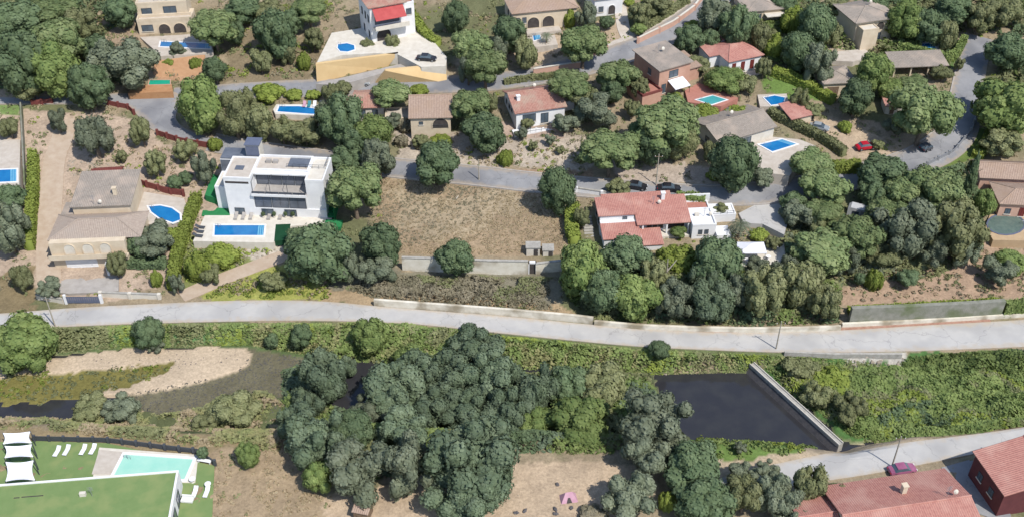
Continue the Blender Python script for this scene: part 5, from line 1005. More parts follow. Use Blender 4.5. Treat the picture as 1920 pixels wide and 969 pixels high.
for a, b_, lab in ((368, 428, 'upper of three dark loungers at the left end of the villa deck'), (366, 436, 'middle of three dark loungers at the left end of the villa deck'), (364, 444, 'lowest of three dark loungers at the left end of the villa deck')): lounger(a + 8, b_, dk, R(80), 'frame', lab, 'dark loungers at the left end of the villa deck')
for a, m_, lab in ((571, 'pink', 'pink sunbed behind the long blue pool'), (580, 'teal', 'teal sunbed behind the long blue pool, left of the pale one'), (590, 'whitecloth', 'pale sunbed behind the long blue pool'), (603, 'greyblue', 'blue-grey sunbed at the right end of the long blue pool')): lounger(a, 199, sz, 0, m_, lab, 'sunbeds behind the long blue pool')
pm = LM['dark']; 
for a, lab in ((494, 'first dark potted plant from the left before the white villa'), (515, 'potted plant between the two grey loungers of the white villa'), (536, 'third dark potted plant from the left before the white villa'), (550, 'rightmost dark potted plant before the white villa')):
    p = at(a, 408, dk); o = empty('potted_plant', (p[0], p[1], dk), 0, lab, 'potted plant'); mb = MB(); mb.bar((0, 0, 0), (0, 0, .45), .2, 8, .28); mb.build('pot', M['white2'], o); link('foliage', crown('olive' if 0 else 'dark'), o, (0, 0, .9), (0, 0, a), (.42, .42, .55))
def table(px, py, z, label):
    p = at(px, py, z); o = empty('round_table', (p[0], p[1], z), 0, label, 'table'); mb = MB(); mb.bar((0, 0, .7), (0, 0, .75), .5, 14); mb.build('table_top', M['white'], o); mb = MB(); mb.bar((0, 0, 0), (0, 0, .7), .05, 6); mb.bar((0, 0, 0), (0, 0, .04), .28, 10); mb.build('leg', M['white'], o)
table(362, 903, gzl, 'small round white table beside the right edge of the turquoise pool'); table(391, 912, gzl, 'small round white table close to the fence of the lawn'); table(1440, 486, tzz, 'round white table right of the white gazebo'); table(1400, 492, tzz, 'round white table under the white gazebo')
p = at(384, 866, gzl); o = empty('picnic_bench', (p[0], p[1], gzl), R(-12), 'white bench in the corner right of the turquoise pool', 'bench'); mb = MB(); mb.box(-1.1, 1.1, -.3, .3, .42, .5); mb.build('seat', M['white'], o)
for x in (-.95, .85): mb = MB(); mb.box(x, x + .1, -.25, .25, 0, .42); mb.build('leg', M['white'], o)
p = at(352, 938, gzl); o = empty('garden_sofa', (p[0], p[1], gzl), R(-5), 'white garden sofa beside the shaded side of the green roofed building', 'sofa'); mb = MB(); mb.box(-.9, .9, -.5, .5, .1, .42); mb.build('seat', M['white'], o); mb = MB(); mb.box(-.9, .9, .3, .5, .423, .85); mb.build('backrest', M['white'], o)
p = G(1066, 934); o = empty('tent', (p[0], p[1], float(hz(p[0], p[1]))), R(10), 'small pale pink tent on the bare sand at the bottom', 'tent'); mb = MB(); mb.add([(-1.3, -.9, 0), (1.3, -.9, 0), (1.3, .9, 0), (-1.3, .9, 0), (-.5, 0, 1.5), (.5, 0, 1.5)], [(0, 1, 5, 4), (2, 3, 4, 5), (0, 4, 3), (1, 2, 5)]); mb.build('fly_sheet', M['pink'], o)
mb = MB(); mb.add([(-.5, -.95, 0), (.4, -.95, 0), (.1, -.5, .8), (-.2, -.5, .8)], [(0, 1, 2, 3)]); mb.build('door_flap', M['dark'], o)
for i, (a, b_) in enumerate(((968, 962), (984, 957), (1041, 955), (1042, 963), (1071, 952), (1045, 909))):
    p = G(a, b_); z_ = float(hz(p[0], p[1])); mb = MB(); V_ = ICV * np.array([.45, .28, .25]) * (1 + .2 * np.sin(ICV[:, :1] * 7 + i)); mb.add(V_, ICF); o = mb.build('boulder', M['concrete_dark'], None, (p[0], p[1], z_ + .1), (0, 0, i)); tag(o, ['dark boulder at the far left of the scattered group on the bottom sand', 'dark boulder second from the left on the bottom sand', 'upper boulder of the pair below the pink tent', 'lower boulder of the pair below the pink tent', 'dark boulder just right below the pink tent', 'dark boulder left above the pink tent'][i], 'boulder')
def pole(px, py, h, label, arm=True, name='utility_pole'):
    p = G(px, py); z = float(hz(p[0], p[1])); o = empty(name, (p[0], p[1], z), 0, label, 'pole' if name == 'utility_pole' else 'lamp post'); mb = MB(); mb.bar((0, 0, -.5), (0, 0, h), .14, 7, .09); mb.build('post', M['palebark'], o)
    if arm: mb = MB(); mb.bar((-.8, 0, h - .6), (.8, 0, h - .6), .06, 5); mb.build('crossarm', M['wood'], o)
    for x in ((-.7, .7) if arm else ()): mb = MB(); mb.bar((x, 0, h - .54), (x, 0, h - .35), .05, 6); mb.build('insulator', M['white'], o)
pole(1230, 348, 7.5, 'pale leaning pole beside the upper road under the big shadowy pine'); pole(898, 338, 5, 'slim pole on the top edge of the dry field', False); pole(1672, 875, 7, 'pole by the lane at the bottom right beside the maroon pink car'); pole(104, 612, 7.0, 'wooden pole beside the bright green tree at the left of the lower road'); pole(1455, 654, 6.5, 'pole on the river side of the lower road above the weir')
# palm trees
def palm(px, py, h, r, label):
    p = G(px, py); z = float(hz(p[0], p[1])); o = empty('palm_tree', (p[0], p[1], z), 0, label, 'palm'); mb = MB(); mb.bar((0, 0, -.4), (.1, 0, h), .22, 8, .16); mb.build('trunk', M['bark'], o); mb = MB()
    for k in range(26):
        a = k * 2.4; el = R(70 - k * 4.2); pts = []
        for i in range(6):
            t = i / 5; d = r * t; zz = h + d * math.sin(el) * (1 - t * .5) - .55 * r * t * t; pts.append((d * math.cos(a) * math.cos(el * .6), d * math.sin(a) * math.cos(el * .6), zz))
        side = Vector((-math.sin(a), math.cos(a), 0))
        for i in range(5):
            for sgn in (-1, 1):
                for j in range(2):
                    q = Vector(pts[i]).lerp(Vector(pts[i + 1]), j * .5); e = Vector(pts[i]).lerp(Vector(pts[i + 1]), j * .5 + .35); tip = q + side * sgn * r * .26 * (1 - abs(i / 5 - .4)) + Vector((0, 0, -.12 * r)); mb.add([q, e, tip], [(0, 1, 2)])
    me = mb.mesh('fronds', LM['grey']); a_ = me.attributes.new('tint', 'FLOAT', 'POINT'); a_.data.foreach_set('value', rng.uniform(0, 1, len(me.vertices)).astype(np.float32)); link('fronds', me, o)
palm(1384, 448, 3.6, 2.6, 'palm tree between the white annexe and the courtyard'); palm(1024, 88, 3.2, 1.6, 'small palm in front of the arcaded house')
# ------------------------------------------------------------------ hedges
hedge([(66, 300), (66, 350), (62, 410), (58, 470)], 1.7, 2.6, 'lime', 'tall trimmed yellow-green hedge along the dirt lane at the left')
hedge([(372, 378), (355, 420), (335, 480), (326, 545)], 1.9, 2.4, 'lime', 'long green hedge between the half-moon pool garden and the white modern villa')
hedge([(758, 12), (775, 40), (800, 75), (822, 88)], 2.2, 1.8, 'lime', 'sloping hedge right of the house with the red awning')
hedge([(1074, 395), (1068, 430), (1078, 458)], 2.2, 2.2, 'lime', 'bright yellow hedge between the dry field and the red roofed house')
hedge([(1268, 378), (1320, 382)], 2.4, 1.8, 'bright', 'rounded green hedge behind the right end of the red roofed house')
hedge([(1440, 216), (1490, 240), (1560, 276), (1582, 294)], 1.6, 1.9, 'olive', 'long hedge from the pool terrace down to the car park')
hedge([(1560, 322), (1612, 320)], 2.0, 2.2, 'lime', 'short block of trimmed hedge left of the right hand road')
hedge([(1448, 140), (1500, 158), (1562, 196)], 2.2, 1.8, 'lime', 'yellow-green hedge left of the cream garage')
hedge([(1682, 94), (1740, 108), (1788, 118), (1806, 80)], 1.4, 2.0, 'bright', 'clipped hedge around the small square pool')
hedge([(1830, 300), (1855, 262), (1862, 238)], 2.2, 1.4, 'lime', 'low hedge on the outer side of the right hand road bend')
hedge([(945, 158), (1000, 150), (1080, 144)], 1.2, 1.2, 'olive', 'dark low hedge behind the white gabled house')
hedge([(1590, 588), (1700, 582), (1800, 577), (1874, 572)], 1.6, 1.2, 'lime', 'green hedge growing on the grey-green retaining wall')
hedge([(1878, 592), (1960, 585)], 1.2, 3.4, 'bright', 'tall green hedge at the right edge beside the grey-green wall')
hedge([(242, 498), (312, 500)], 2.0, 1.4, 'dark', 'dark green hedge right of the driveway court')
hedge([(1205, 58), (1250, 30), (1290, 4)], 1.6, 1.6, 'olive', 'hedge above the pale pink wall of the sloping road')
# ------------------------------------------------------------------ trees and shrubs: crown centre, half width, half height as seen in the photo
TREES = [
 (30, 42, 48, 42, 'dark', 'dark tree in the top left corner of the photo'),
 (98, 22, 48, 30, 'pine', 'broad pine at the top edge, second from the left corner'),
 (108, 72, 48, 42, 'pine', 'rounded olive-toned pine just below the top edge at the far left'),
 (38, 118, 50, 55, 'dark', 'large dark tree at the left edge above the upper road'),
 (98, 128, 48, 48, 'bright', 'green tree between the left edge tree and the grey tree by the junction'),
 (150, 48, 28, 30, 'olive', 'ragged brownish tree left of the dark cone by the top left house'),
 (225, 22, 32, 30, 'dark', 'dark tree touching the left wall of the beige terraced house'),
 (228, 118, 60, 50, 'grey', 'big grey tree left of the narrow pool at the top left'),
 (165, 158, 36, 50, 'dark', 'dark tree standing at the left side of the road junction'),
 (176, 252, 33, 42, 'grey', 'dense bluish tree below the road junction at the end of the dirt lane'),
 (108, 225, 16, 24, 'grey', 'thin grey tree beside the top of the dirt lane'),
 (265, 248, 21, 36, 'olive', 'narrow olive tree on the slope inside the maroon fence'),
 (292, 306, 19, 36, 'olive', 'upright olive coloured tree above the curved maroon fence'),
 (350, 280, 21, 20, 'olive', 'round bush just below the maroon fence of the junction'),
 (382, 312, 22, 30, 'grey', 'grey-green tree touching the left side of the white modern villa'),
 (328, 342, 14, 14, 'dark', 'small dark bush right of the curved maroon fence'),
 (348, 333, 12, 12, 'dark', 'small dark bush between two olive bushes left of the villa lawn'),
 (228, 292, 12, 12, 'olive', 'small round bush above the maroon roofed shed'),
 (402, 268, 14, 14, 'lime', 'small bright bush where the junction meets the villa'),
 (401, 50, 41, 33, 'pine', 'round umbrella pine right of the beige terraced house'),
 (402, 130, 20, 22, 'dark', 'dark tree at the right end of the orange earth bank'),
 (376, 196, 41, 50, 'bright', 'large fresh green tree on the right side of the junction'),
 (330, 94, 16, 14, 'grey', 'little grey tree standing over the narrow pool at the top left'),
 (317, 114, 14, 8, 'lime', 'low bush on the left part of the orange earth bank'),
 (366, 118, 12, 12, 'lime', 'low bush on the right part of the orange earth bank'),
 (440, 216, 34, 40, 'olive', 'olive tree right of the large fresh green junction tree'),
 (486, 226, 30, 34, 'olive', 'olive tree in front of the left end of the long blue pool'),
 (530, 246, 26, 24, 'olive', 'tree in front of the middle of the long blue pool'),
 (572, 248, 34, 26, 'olive', 'tree in front of the right end of the long blue pool'),
 (18, 240, 20, 18, 'olive', 'small tree beside the lawn at the far left edge'),
 (12, 425, 38, 62, 'grey', 'large grey tree at the left edge beside the tall hedge'),
 (12, 372, 30, 26, 'dark', 'dark tree just below the pool cut by the left edge'),
 (40, 520, 20, 24, 'olive', 'olive shrub at the foot of the left hedge'),
 (455, 18, 34, 26, 'dark', 'dark tree at the top edge right of the round umbrella pine'),
 (515, 62, 36, 42, 'dark', 'dark round tree standing in the brown slope left of the kidney pool'),
 (498, 18, 28, 20, 'olive', 'olive tree at the top edge above the dark round tree'),
 (580, 16, 32, 26, 'pine', 'green pine at the top edge left of the house with the red awning'),
 (488, 112, 20, 22, 'olive', 'olive bush below the dark round tree on the brown slope'),
 (570, 112, 13, 26, 'lime', 'narrow yellow-green bush left of the yellow retaining wall'),
 (588, 74, 16, 20, 'olive', 'olive bush beside the deck of the kidney shaped pool'),
 (540, 100, 18, 18, 'olive', 'middle bush on the brown slope left of the yellow wall'),
 (690, 85, 13, 12, 'olive', 'left bush in front of the arch of the red awning house'),
 (734, 80, 13, 14, 'olive', 'right bush in front of the arch of the red awning house'),
 (712, 92, 13, 7, 'lime', 'low bush between the two bushes of the red awning house'),
 (503, 170, 28, 18, 'lime', 'yellow-green tree below the road left of the long blue pool'),
 (550, 176, 17, 11, 'lime', 'left small yellow-green shrub behind the long blue pool'),
 (588, 176, 15, 10, 'lime', 'right small yellow-green shrub behind the long blue pool'),
 (615, 176, 14, 16, 'olive', 'small olive tree behind the right end of the long blue pool'),
 (640, 170, 22, 14, 'olive', 'olive bush beside the silver car on the road'),
 (642, 222, 40, 45, 'dark', 'big dark tree between the long blue pool and the small tiled house'),
 (733, 174, 37, 26, 'pine', 'round pine behind and between the two tiled houses'),
 (786, 168, 18, 10, 'lime', 'small bright bush at the road behind the arched cream house'),
 (700, 252, 33, 35, 'bright', 'fresh green tree below the small tiled house'),
 (668, 268, 26, 28, 'dark', 'dark tree left of the fresh green tree below the tiled houses'),
 (710, 300, 30, 34, 'grey', 'grey tree at the upper road between the green tree and the field'),
 (664, 350, 50, 58, 'pine', 'big round tree right of the white modern villa'),
 (650, 296, 30, 24, 'dark', 'dark tree behind the big round tree of the villa'),
 (760, 232, 16, 16, 'dry', 'brown leafless shrub between the two tiled houses'),
 (738, 228, 16, 14, 'grey', 'grey shrub right of the small tiled house'),
 (752, 262, 14, 20, 'dry', 'brown shrub below the arched cream house'),
 (790, 265, 16, 10, 'olive', 'low bush in front of the arched cream house'),
 (826, 262, 20, 12, 'lime', 'yellowish bush at the foot of the large dark arch'),
 (855, 32, 24, 28, 'dark', 'dark tree at the top edge right of the sloping hedge'),
 (884, 84, 34, 34, 'pine', 'pine at the end of the driveway with the black car'),
 (910, 122, 36, 38, 'pine', 'large pine right of the yellow retaining wall'),
 (878, 130, 20, 24, 'grey', 'grey-green tree at the right end of the yellow retaining wall'),
 (955, 62, 32, 33, 'dark', 'dark round tree left of the arcaded house'),
 (985, 98, 24, 28, 'olive', 'olive tree below the tiny round pool'),
 (938, 92, 18, 26, 'grey', 'grey tree between the pine and the dark tree left of the arcaded house'),
 (882, 196, 37, 30, 'pine', 'umbrella pine between the arched house and the white gabled house'),
 (908, 246, 40, 36, 'dark', 'dark tree below the left wall of the white gabled house'),
 (820, 305, 42, 40, 'dark', 'dark round tree at the upper road over the middle of the dry field edge'),
 (786, 268, 12, 12, 'dry', 'brownish bush at the left shoulder of the tree over the field edge'),
 (1095, 79, 43, 35, 'pine', 'isolated round pine above the bend of the sloping road'),
 (1070, 158, 40, 28, 'pine', 'pine right behind the white gabled house'),
 (1096, 184, 34, 26, 'olive', 'olive toned tree at the right side of the white gabled house'),
 (1112, 205, 38, 30, 'grey', 'grey tree right of the terrace of the white gabled house'),
 (1160, 138, 37, 30, 'pine', 'pine left of the terracotta orange house'),
 (1150, 170, 20, 22, 'dark', 'dark tree in the shade left of the maroon terrace wall'),
 (1143, 280, 54, 40, 'pine', 'very broad pale pine above the upper road left of the shadowy pine'),
 (1252, 232, 62, 48, 'pine', 'largest pine in the middle right below the orange house'),
 (1224, 272, 34, 36, 'dark', 'dark shadowy tree under the largest pine by the leaning pole'),
 (1282, 268, 30, 32, 'olive', 'olive tree at the right below the largest pine'),
 (1186, 206, 16, 16, 'olive', 'small tree at the left foot of the maroon terrace wall'),
 (1325, 208, 26, 12, 'lime', 'bush row in front of the turquoise pool of the orange house'),
 (1385, 214, 30, 12, 'lime', 'bush behind the broad grey-pink roof'),
 (1268, 180, 12, 10, 'lime', 'small bush beneath the white awning of the orange house'),
 (948, 294, 14, 16, 'lime', 'yellow bush on the slope above the upper road'),
 (990, 232, 13, 11, 'olive', 'round bush in front of the white gabled house windows'),
 (1088, 298, 12, 9, 'olive', 'small bush at the lower left of the very broad pale pine'),
 (1030, 262, 10, 9, 'grey', 'upper right small bush on the scrubby centre slope'),
 (1000, 272, 9, 8, 'olive', 'middle small bush on the scrubby centre slope'),
 (978, 250, 11, 10, 'grey', 'small grey bush at the upper left of the centre slope'),
 (1050, 280, 9, 7, 'olive', 'lowest small bush on the scrubby centre slope'),
 (1198, 28, 20, 20, 'olive', 'olive shrub between the driveway and the sloping road at the top'),
 (1230, 12, 26, 18, 'olive', 'olive tree at the top edge above the sloping road'),
 (1198, 54, 14, 12, 'bright', 'small green bush at the gate of the sloping road'),
 (1138, 42, 14, 12, 'dark', 'dark bush in front of the white house corner at the top'),
 (1100, 30, 18, 28, 'grey', 'grey tree between the arcaded house and the white house corner'),
 (1068, 32, 12, 26, 'lime', 'narrow yellow-green tree at the right end of the arcaded house'),
 (1180, 4, 10, 8, 'lime', 'yellow-green bush at the top edge left of the sloping road'),
 (1292, 70, 26, 26, 'dark', 'round dark tree at the lower side of the sloping road'),
 (1300, 48, 18, 12, 'lime', 'light green bush above the round dark tree by the sloping road'),
 (1332, 74, 16, 18, 'dark', 'small dark tree behind the shuttered house roof'),
 (1345, 34, 32, 32, 'grey', 'bluish tree right of the sloping road at the top'),
 (1386, 50, 32, 40, 'dark', 'tall dark tree behind the shuttered house'),
 (1425, 68, 24, 32, 'olive', 'tree at the right of the shuttered house roof'),
 (1358, 148, 34, 20, 'bright', 'leafy mound in front of the left corner of the shuttered house'),
 (1310, 120, 22, 14, 'olive', 'shrub between the orange house and the shuttered house'),
 (1398, 156, 22, 12, 'olive', 'shrub under the terrace of the shuttered house'),
 (1432, 128, 14, 28, 'olive', 'narrow tree right of the three red shutters'),
 (1487, 36, 24, 28, 'lime', 'light green tree right of the plain grey roof at the top'),
 (1452, 84, 20, 24, 'lime', 'light green tree below the plain grey roof at the top'),
 (1500, 96, 34, 34, 'dark', 'dark tree left of the pink patio at the top right'),
 (1535, 118, 30, 34, 'grey', 'blue-grey tree just above the cream garage'),
 (1530, 48, 34, 38, 'dark', 'dark tree left of the cream arched house'),
 (1556, 60, 20, 26, 'olive', 'olive tree touching the cream arched house on its left'),
 (1565, 12, 24, 18, 'olive', 'olive tree at the top edge above the cream arched house'),
 (1470, 8, 22, 14, 'dark', 'small dark tree at the top edge right of the grey roof'),
 (1640, 8, 26, 12, 'dark', 'dark tree at the top edge behind the cream arched house'),
 (1700, 36, 34, 36, 'bright', 'leafy tree right of the cream arched house'),
 (1738, 46, 34, 32, 'dark', 'dark tree behind the small square pool'),
 (1775, 62, 24, 30, 'olive', 'ragged olive tree right of the small square pool'),
 (1790, 18, 34, 26, 'dark', 'dark tree at the top edge above the right hand road'),
 (1835, 34, 28, 26, 'olive', 'olive tree at the top end of the right hand road'),
 (1888, 24, 36, 28, 'olive', 'ragged tree in the top right corner of the photo'),
 (1894, 96, 36, 34, 'dark', 'dark tree on the right edge above the big green tree'),
 (1884, 115, 14, 14, 'olive', 'small round olive bush on the right side of the right hand road'),
 (1890, 200, 58, 52, 'bright', 'very large leafy tree at the right edge beside the road'),
 (1880, 268, 34, 18, 'olive', 'low scrubby tree below the very large leafy tree'),
 (1640, 138, 32, 36, 'bright', 'fresh green pine left of the speckled grey carport'),
 (1606, 182, 32, 34, 'dark', 'dark tree in front of the cream garage'),
 (1668, 168, 26, 22, 'bright', 'green tree in front of the left end of the carport'),
 (1712, 158, 26, 18, 'pine', 'pine crown in front of the middle of the carport'),
 (1735, 205, 56, 56, 'pine', 'very large pine left of the right hand road'),
 (1685, 235, 26, 22, 'grey', 'grey tree below the small red roofed shed'),
 (1768, 138, 20, 14, 'olive', 'shrub between the carport and the right hand road'),
 (1800, 120, 9, 18, 'olive', 'narrow shrub beside the upper part of the right hand road'),
 (1585, 236, 12, 12, 'lime', 'small bush on the sandy car park'),
 (1645, 270, 12, 10, 'olive', 'thin bush right of the bright red car'),
 (1498, 186, 16, 24, 'olive', 'leaning olive tree right of the free-form pool'),
 (1528, 208, 18, 14, 'olive', 'olive bush behind the little red roofed lodge'),
 (1376, 305, 48, 52, 'dark', 'big dark tree between the shadowy pine and the rectangular pool'),
 (1430, 332, 24, 16, 'grey', 'grey shrub below the deck of the rectangular pool'),
 (1334, 280, 16, 18, 'olive', 'olive bush at the left corner of the whitewashed house'),
 (1340, 326, 14, 12, 'lime', 'yellow-green bush left below the big dark tree'),
 (1522, 304, 40, 28, 'pine', 'pine right of the rectangular pool deck'),
 (1545, 348, 44, 34, 'pine', 'broad pine below the one by the rectangular pool deck'),
 (1488, 378, 22, 20, 'dark', 'dark tree right of the courtyard'),
 (1658, 326, 46, 34, 'dark', 'dark tree where the right hand road meets the upper road'),
 (1690, 360, 34, 34, 'pine', 'pine in front of the road end, right of the caravan'),
 (1750, 350, 46, 40, 'pine', 'pine in the middle of the right hand grove'),
 (1790, 388, 40, 30, 'olive', 'olive tree in the grove below the cypress'),
 (1640, 365, 26, 26, 'dark', 'dark shadowy tree right behind the caravan'),
 (1823, 330, 13, 38, 'cypress', 'tall narrow cypress left of the pink walled house'),
 (1846, 380, 20, 24, 'bright', 'green tree under the cypress beside the pink walled house'),
 (1700, 430, 54, 52, 'grey', 'largest grey tree of the right hand grove'),
 (1790, 436, 48, 50, 'olive', 'large olive tree at the right of the grove beside the round pool'),
 (1750, 470, 30, 28, 'grey', 'grey tree at the bottom of the right hand grove'),
 (1495, 400, 32, 26, 'grey', 'grey tree at the left of the grove behind the courtyard'),
 (1545, 398, 34, 26, 'pine', 'pine left of the caravan in the grove'),
 (1608, 440, 42, 38, 'pine', 'pine directly below the caravan'),
 (1542, 466, 54, 40, 'pine', 'broad pine at the lower left of the grove'),
 (1592, 490, 22, 28, 'grey', 'grey tree under the broad pine at the lower left of the grove'),
 (1870, 508, 32, 16, 'grey', 'dark grey shrub on the bare slope at the right'),
 (1898, 492, 28, 20, 'bright', 'bright shrub on the bare slope at the right edge'),
 (1640, 520, 16, 30, 'lime', 'yellow-green shrub on the bare slope left of the dark bush'),
 (1702, 520, 20, 16, 'dark', 'dark bush in the middle of the bare slope'),
 (1612, 522, 10, 16, 'dark', 'thin dark bush left of the yellow-green slope shrub'),
 (1046, 356, 36, 44, 'dark', 'dark tree at the right end of the dry field by the upper road'),
 (1092, 410, 16, 24, 'olive', 'olive tree left of the garden steps of the red roofed house'),
 (602, 474, 56, 56, 'dark', 'largest dark tree below the deck of the white modern villa'),
 (560, 452, 24, 26, 'dark', 'dark tree at the right end of the villa deck'),
 (650, 500, 24, 34, 'grey', 'grey tree at the right of the largest dark tree below the villa'),
 (715, 458, 40, 40, 'dark', 'dark tree at the left end of the high field wall'),
 (706, 502, 36, 26, 'grey', 'grey tree below the left end of the high field wall'),
 (854, 482, 34, 32, 'dark', 'round dark tree standing in front of the high field wall'),
 (1092, 505, 44, 52, 'bright', 'tall leafy tree right of the dark doorway wall'),
 (1130, 545, 36, 40, 'dark', 'dark tree at the left of the dense roadside trees'),
 (1175, 478, 42, 36, 'dark', 'dark tree directly below the red lower roofs'),
 (1190, 555, 40, 42, 'bright', 'green tree in the middle of the dense roadside trees'),
 (1225, 520, 26, 50, 'olive', 'tall olive tree left of the pale forked trunk'),
 (1270, 482, 40, 32, 'lime', 'light green tree above the pale forked trunk'),
 (1345, 490, 44, 46, 'dark', 'tall dark tree left of the white gazebo'),
 (1265, 560, 36, 36, 'grey', 'blue-grey tree at the roadside below the light green tree'),
 (1330, 562, 44, 38, 'euc', 'wide blue-green tree at the roadside below the tall dark tree'),
 (1378, 548, 24, 36, 'grey', 'grey tree right of the wide blue-green roadside tree'),
 (1436, 548, 42, 44, 'olive', 'olive tree at the roadside below the pale terrace'),
 (1500, 528, 40, 48, 'olive', 'olive tree right of the one below the pale terrace'),
 (1545, 568, 28, 32, 'olive', 'olive bush at the left end of the grey-green wall'),
 (1424, 438, 18, 14, 'lime', 'light bush right of the palm by the courtyard'),
 (1450, 456, 14, 12, 'olive', 'bush right of the white gazebo'),
 (1415, 510, 26, 12, 'lime', 'yellow-green bush in front of the pale terrace'),
 (1272, 434, 14, 10, 'bright', 'green bush in front of the porch of the red roofed house'),
 (92, 538, 24, 16, 'grey', 'pale flowering bush left of the driveway gate'),
 (216, 494, 19, 34, 'olive', 'olive tree at the right corner of the driveway court'),
 (288, 448, 40, 28, 'grey', 'grey tree in front of the half-moon pool'),
 (262, 462, 20, 22, 'dark', 'dark bush right of the three arches'),
 (318, 440, 18, 20, 'lime', 'light green bush left of the long green hedge'),
 (372, 492, 26, 32, 'lime', 'light green tree just right of the long green hedge'),
 (414, 474, 32, 24, 'lime', 'light green tree below the dark loungers of the villa deck'),
 (395, 512, 18, 18, 'olive', 'olive bush below the light green trees by the dirt track'),
 (292, 520, 12, 18, 'lime', 'small light bush between the red earth plot and the hedge'),
 (510, 525, 24, 20, 'olive', 'olive bush at the upper end of the dirt track'),
 (330, 530, 14, 24, 'grey', 'grey bush at the lower end of the long green hedge'),
 # river
 (46, 645, 58, 54, 'bright', 'large bright green tree at the left edge below the lower road'),
 (278, 624, 26, 30, 'dark', 'dark tree on the bank above the sand spit'),
 (290, 648, 16, 14, 'grey', 'grey bush at the foot of the dark tree above the sand spit'),
 (566, 628, 20, 30, 'dark', 'dark tree on the bank above the gravel bed'),
 (510, 638, 12, 16, 'dark', 'small dark bush on the bank left of the dark bank tree'),
 (690, 630, 34, 34, 'bright', 'bright green bush mound on the bank left of the tall river trees'),
 (770, 668, 26, 26, 'bright', 'green shrub above the gap in the river trees'),
 (1236, 655, 20, 18, 'dark', 'dark round bush standing at the edge of the lower road'),
 (600, 712, 46, 50, 'euc', 'leftmost river tree beside the narrow dark water'),
 (575, 752, 34, 34, 'euc', 'small river tree left below the narrow dark water'),
 (735, 728, 56, 46, 'euc', 'river tree directly right of the narrow dark water'),
 (888, 650, 54, 40, 'euc', 'topmost river tree reaching the lower road'),
 (845, 705, 50, 42, 'euc', 'river tree below the left side of the topmost river tree'),
 (930, 705, 56, 50, 'euc', 'river tree below the topmost river tree in the middle'),
 (820, 762, 52, 40, 'euc', 'river tree in the centre of the grove, above the grey twisted tree'),
 (1000, 730, 44, 46, 'euc', 'river tree right of the centre of the grove'),
 (1062, 722, 42, 36, 'dark', 'rounded river tree second from the dark pond'),
 (1130, 722, 46, 40, 'olive', 'last river tree before the dark pond on the left'),
 (1010, 790, 36, 30, 'bright', 'green tree right of the grey twisted tree'),
 (1085, 790, 60, 38, 'bright', 'wide green bush between the sand and the river trees'),
 (585, 820, 58, 52, 'euc', 'lower left river tree beside the dry slope'),
 (660, 808, 44, 38, 'dark', 'dark river tree below the narrow dark water'),
 (676, 872, 62, 50, 'grey', 'large smooth grey-green tree above the little timber shed'),
 (770, 868, 52, 54, 'grey', 'smooth grey-green tree left of the grey twisted tree'),
 (750, 806, 48, 34, 'euc', 'river tree behind the two smooth grey-green trees'),
 (880, 858, 88, 74, 'euc', 'huge grey twisted tree at the bottom centre'),
 (880, 930, 70, 44, 'euc', 'lower tree under the huge grey twisted tree'),
 (596, 892, 26, 30, 'bright', 'green tree at the left foot of the river grove'),
 (1224, 790, 70, 56, 'grey', 'big grey tree at the left bank of the dark pond'),
 (1215, 852, 46, 40, 'grey', 'grey tree just below the big tree at the dark pond'),
 (1300, 872, 52, 46, 'dark', 'dark tree below the lower left corner of the dark pond'),
 (1180, 928, 52, 42, 'grey', 'grey tree at the bottom edge right of the pink tent'),
 (1252, 935, 17, 44, 'lime', 'narrow yellow-green tree at the bottom edge'),
 (1325, 936, 52, 42, 'dark', 'dark tree at the bottom edge right of the yellow-green tree'),
 (1395, 930, 36, 36, 'olive', 'olive tree at the bottom edge below the lane'),
 (1450, 925, 36, 40, 'grey', 'grey tree at the bottom edge left of the dark roofed shed'),
 (1516, 912, 34, 42, 'olive', 'olive tree at the bottom edge left of the big red roof'),
 (1110, 962, 26, 18, 'dry', 'dry brown shrub on the sand at the bottom edge'),
 (170, 762, 34, 22, 'olive', 'olive bush on the near bank below the sand spit'),
 (230, 766, 34, 22, 'grey', 'dark grey bush on the near bank beside the gravel'),
 (440, 768, 46, 32, 'olive', 'olive bush on the near bank left of the river trees'),
 (385, 790, 26, 16, 'olive', 'low olive bush on the near bank above the turquoise pool'),
 (465, 852, 20, 24, 'bright', 'small green tree on the dry slope right of the lawn'),
 (380, 848, 10, 12, 'dark', 'small dark bush behind the corner of the turquoise pool'),
 (1498, 690, 34, 26, 'olive', 'olive bush just right of the top of the weir'),
 (1560, 712, 44, 30, 'lime', 'yellow-green bush downstream of the weir'),
 (1530, 745, 30, 26, 'olive', 'olive bush beside the middle of the weir'),
 (1592, 770, 34, 30, 'olive', 'olive bush beside the lower end of the weir'),
 (1388, 838, 12, 10, 'grey', 'small grey shrub on the sand below the dark pond'),
]
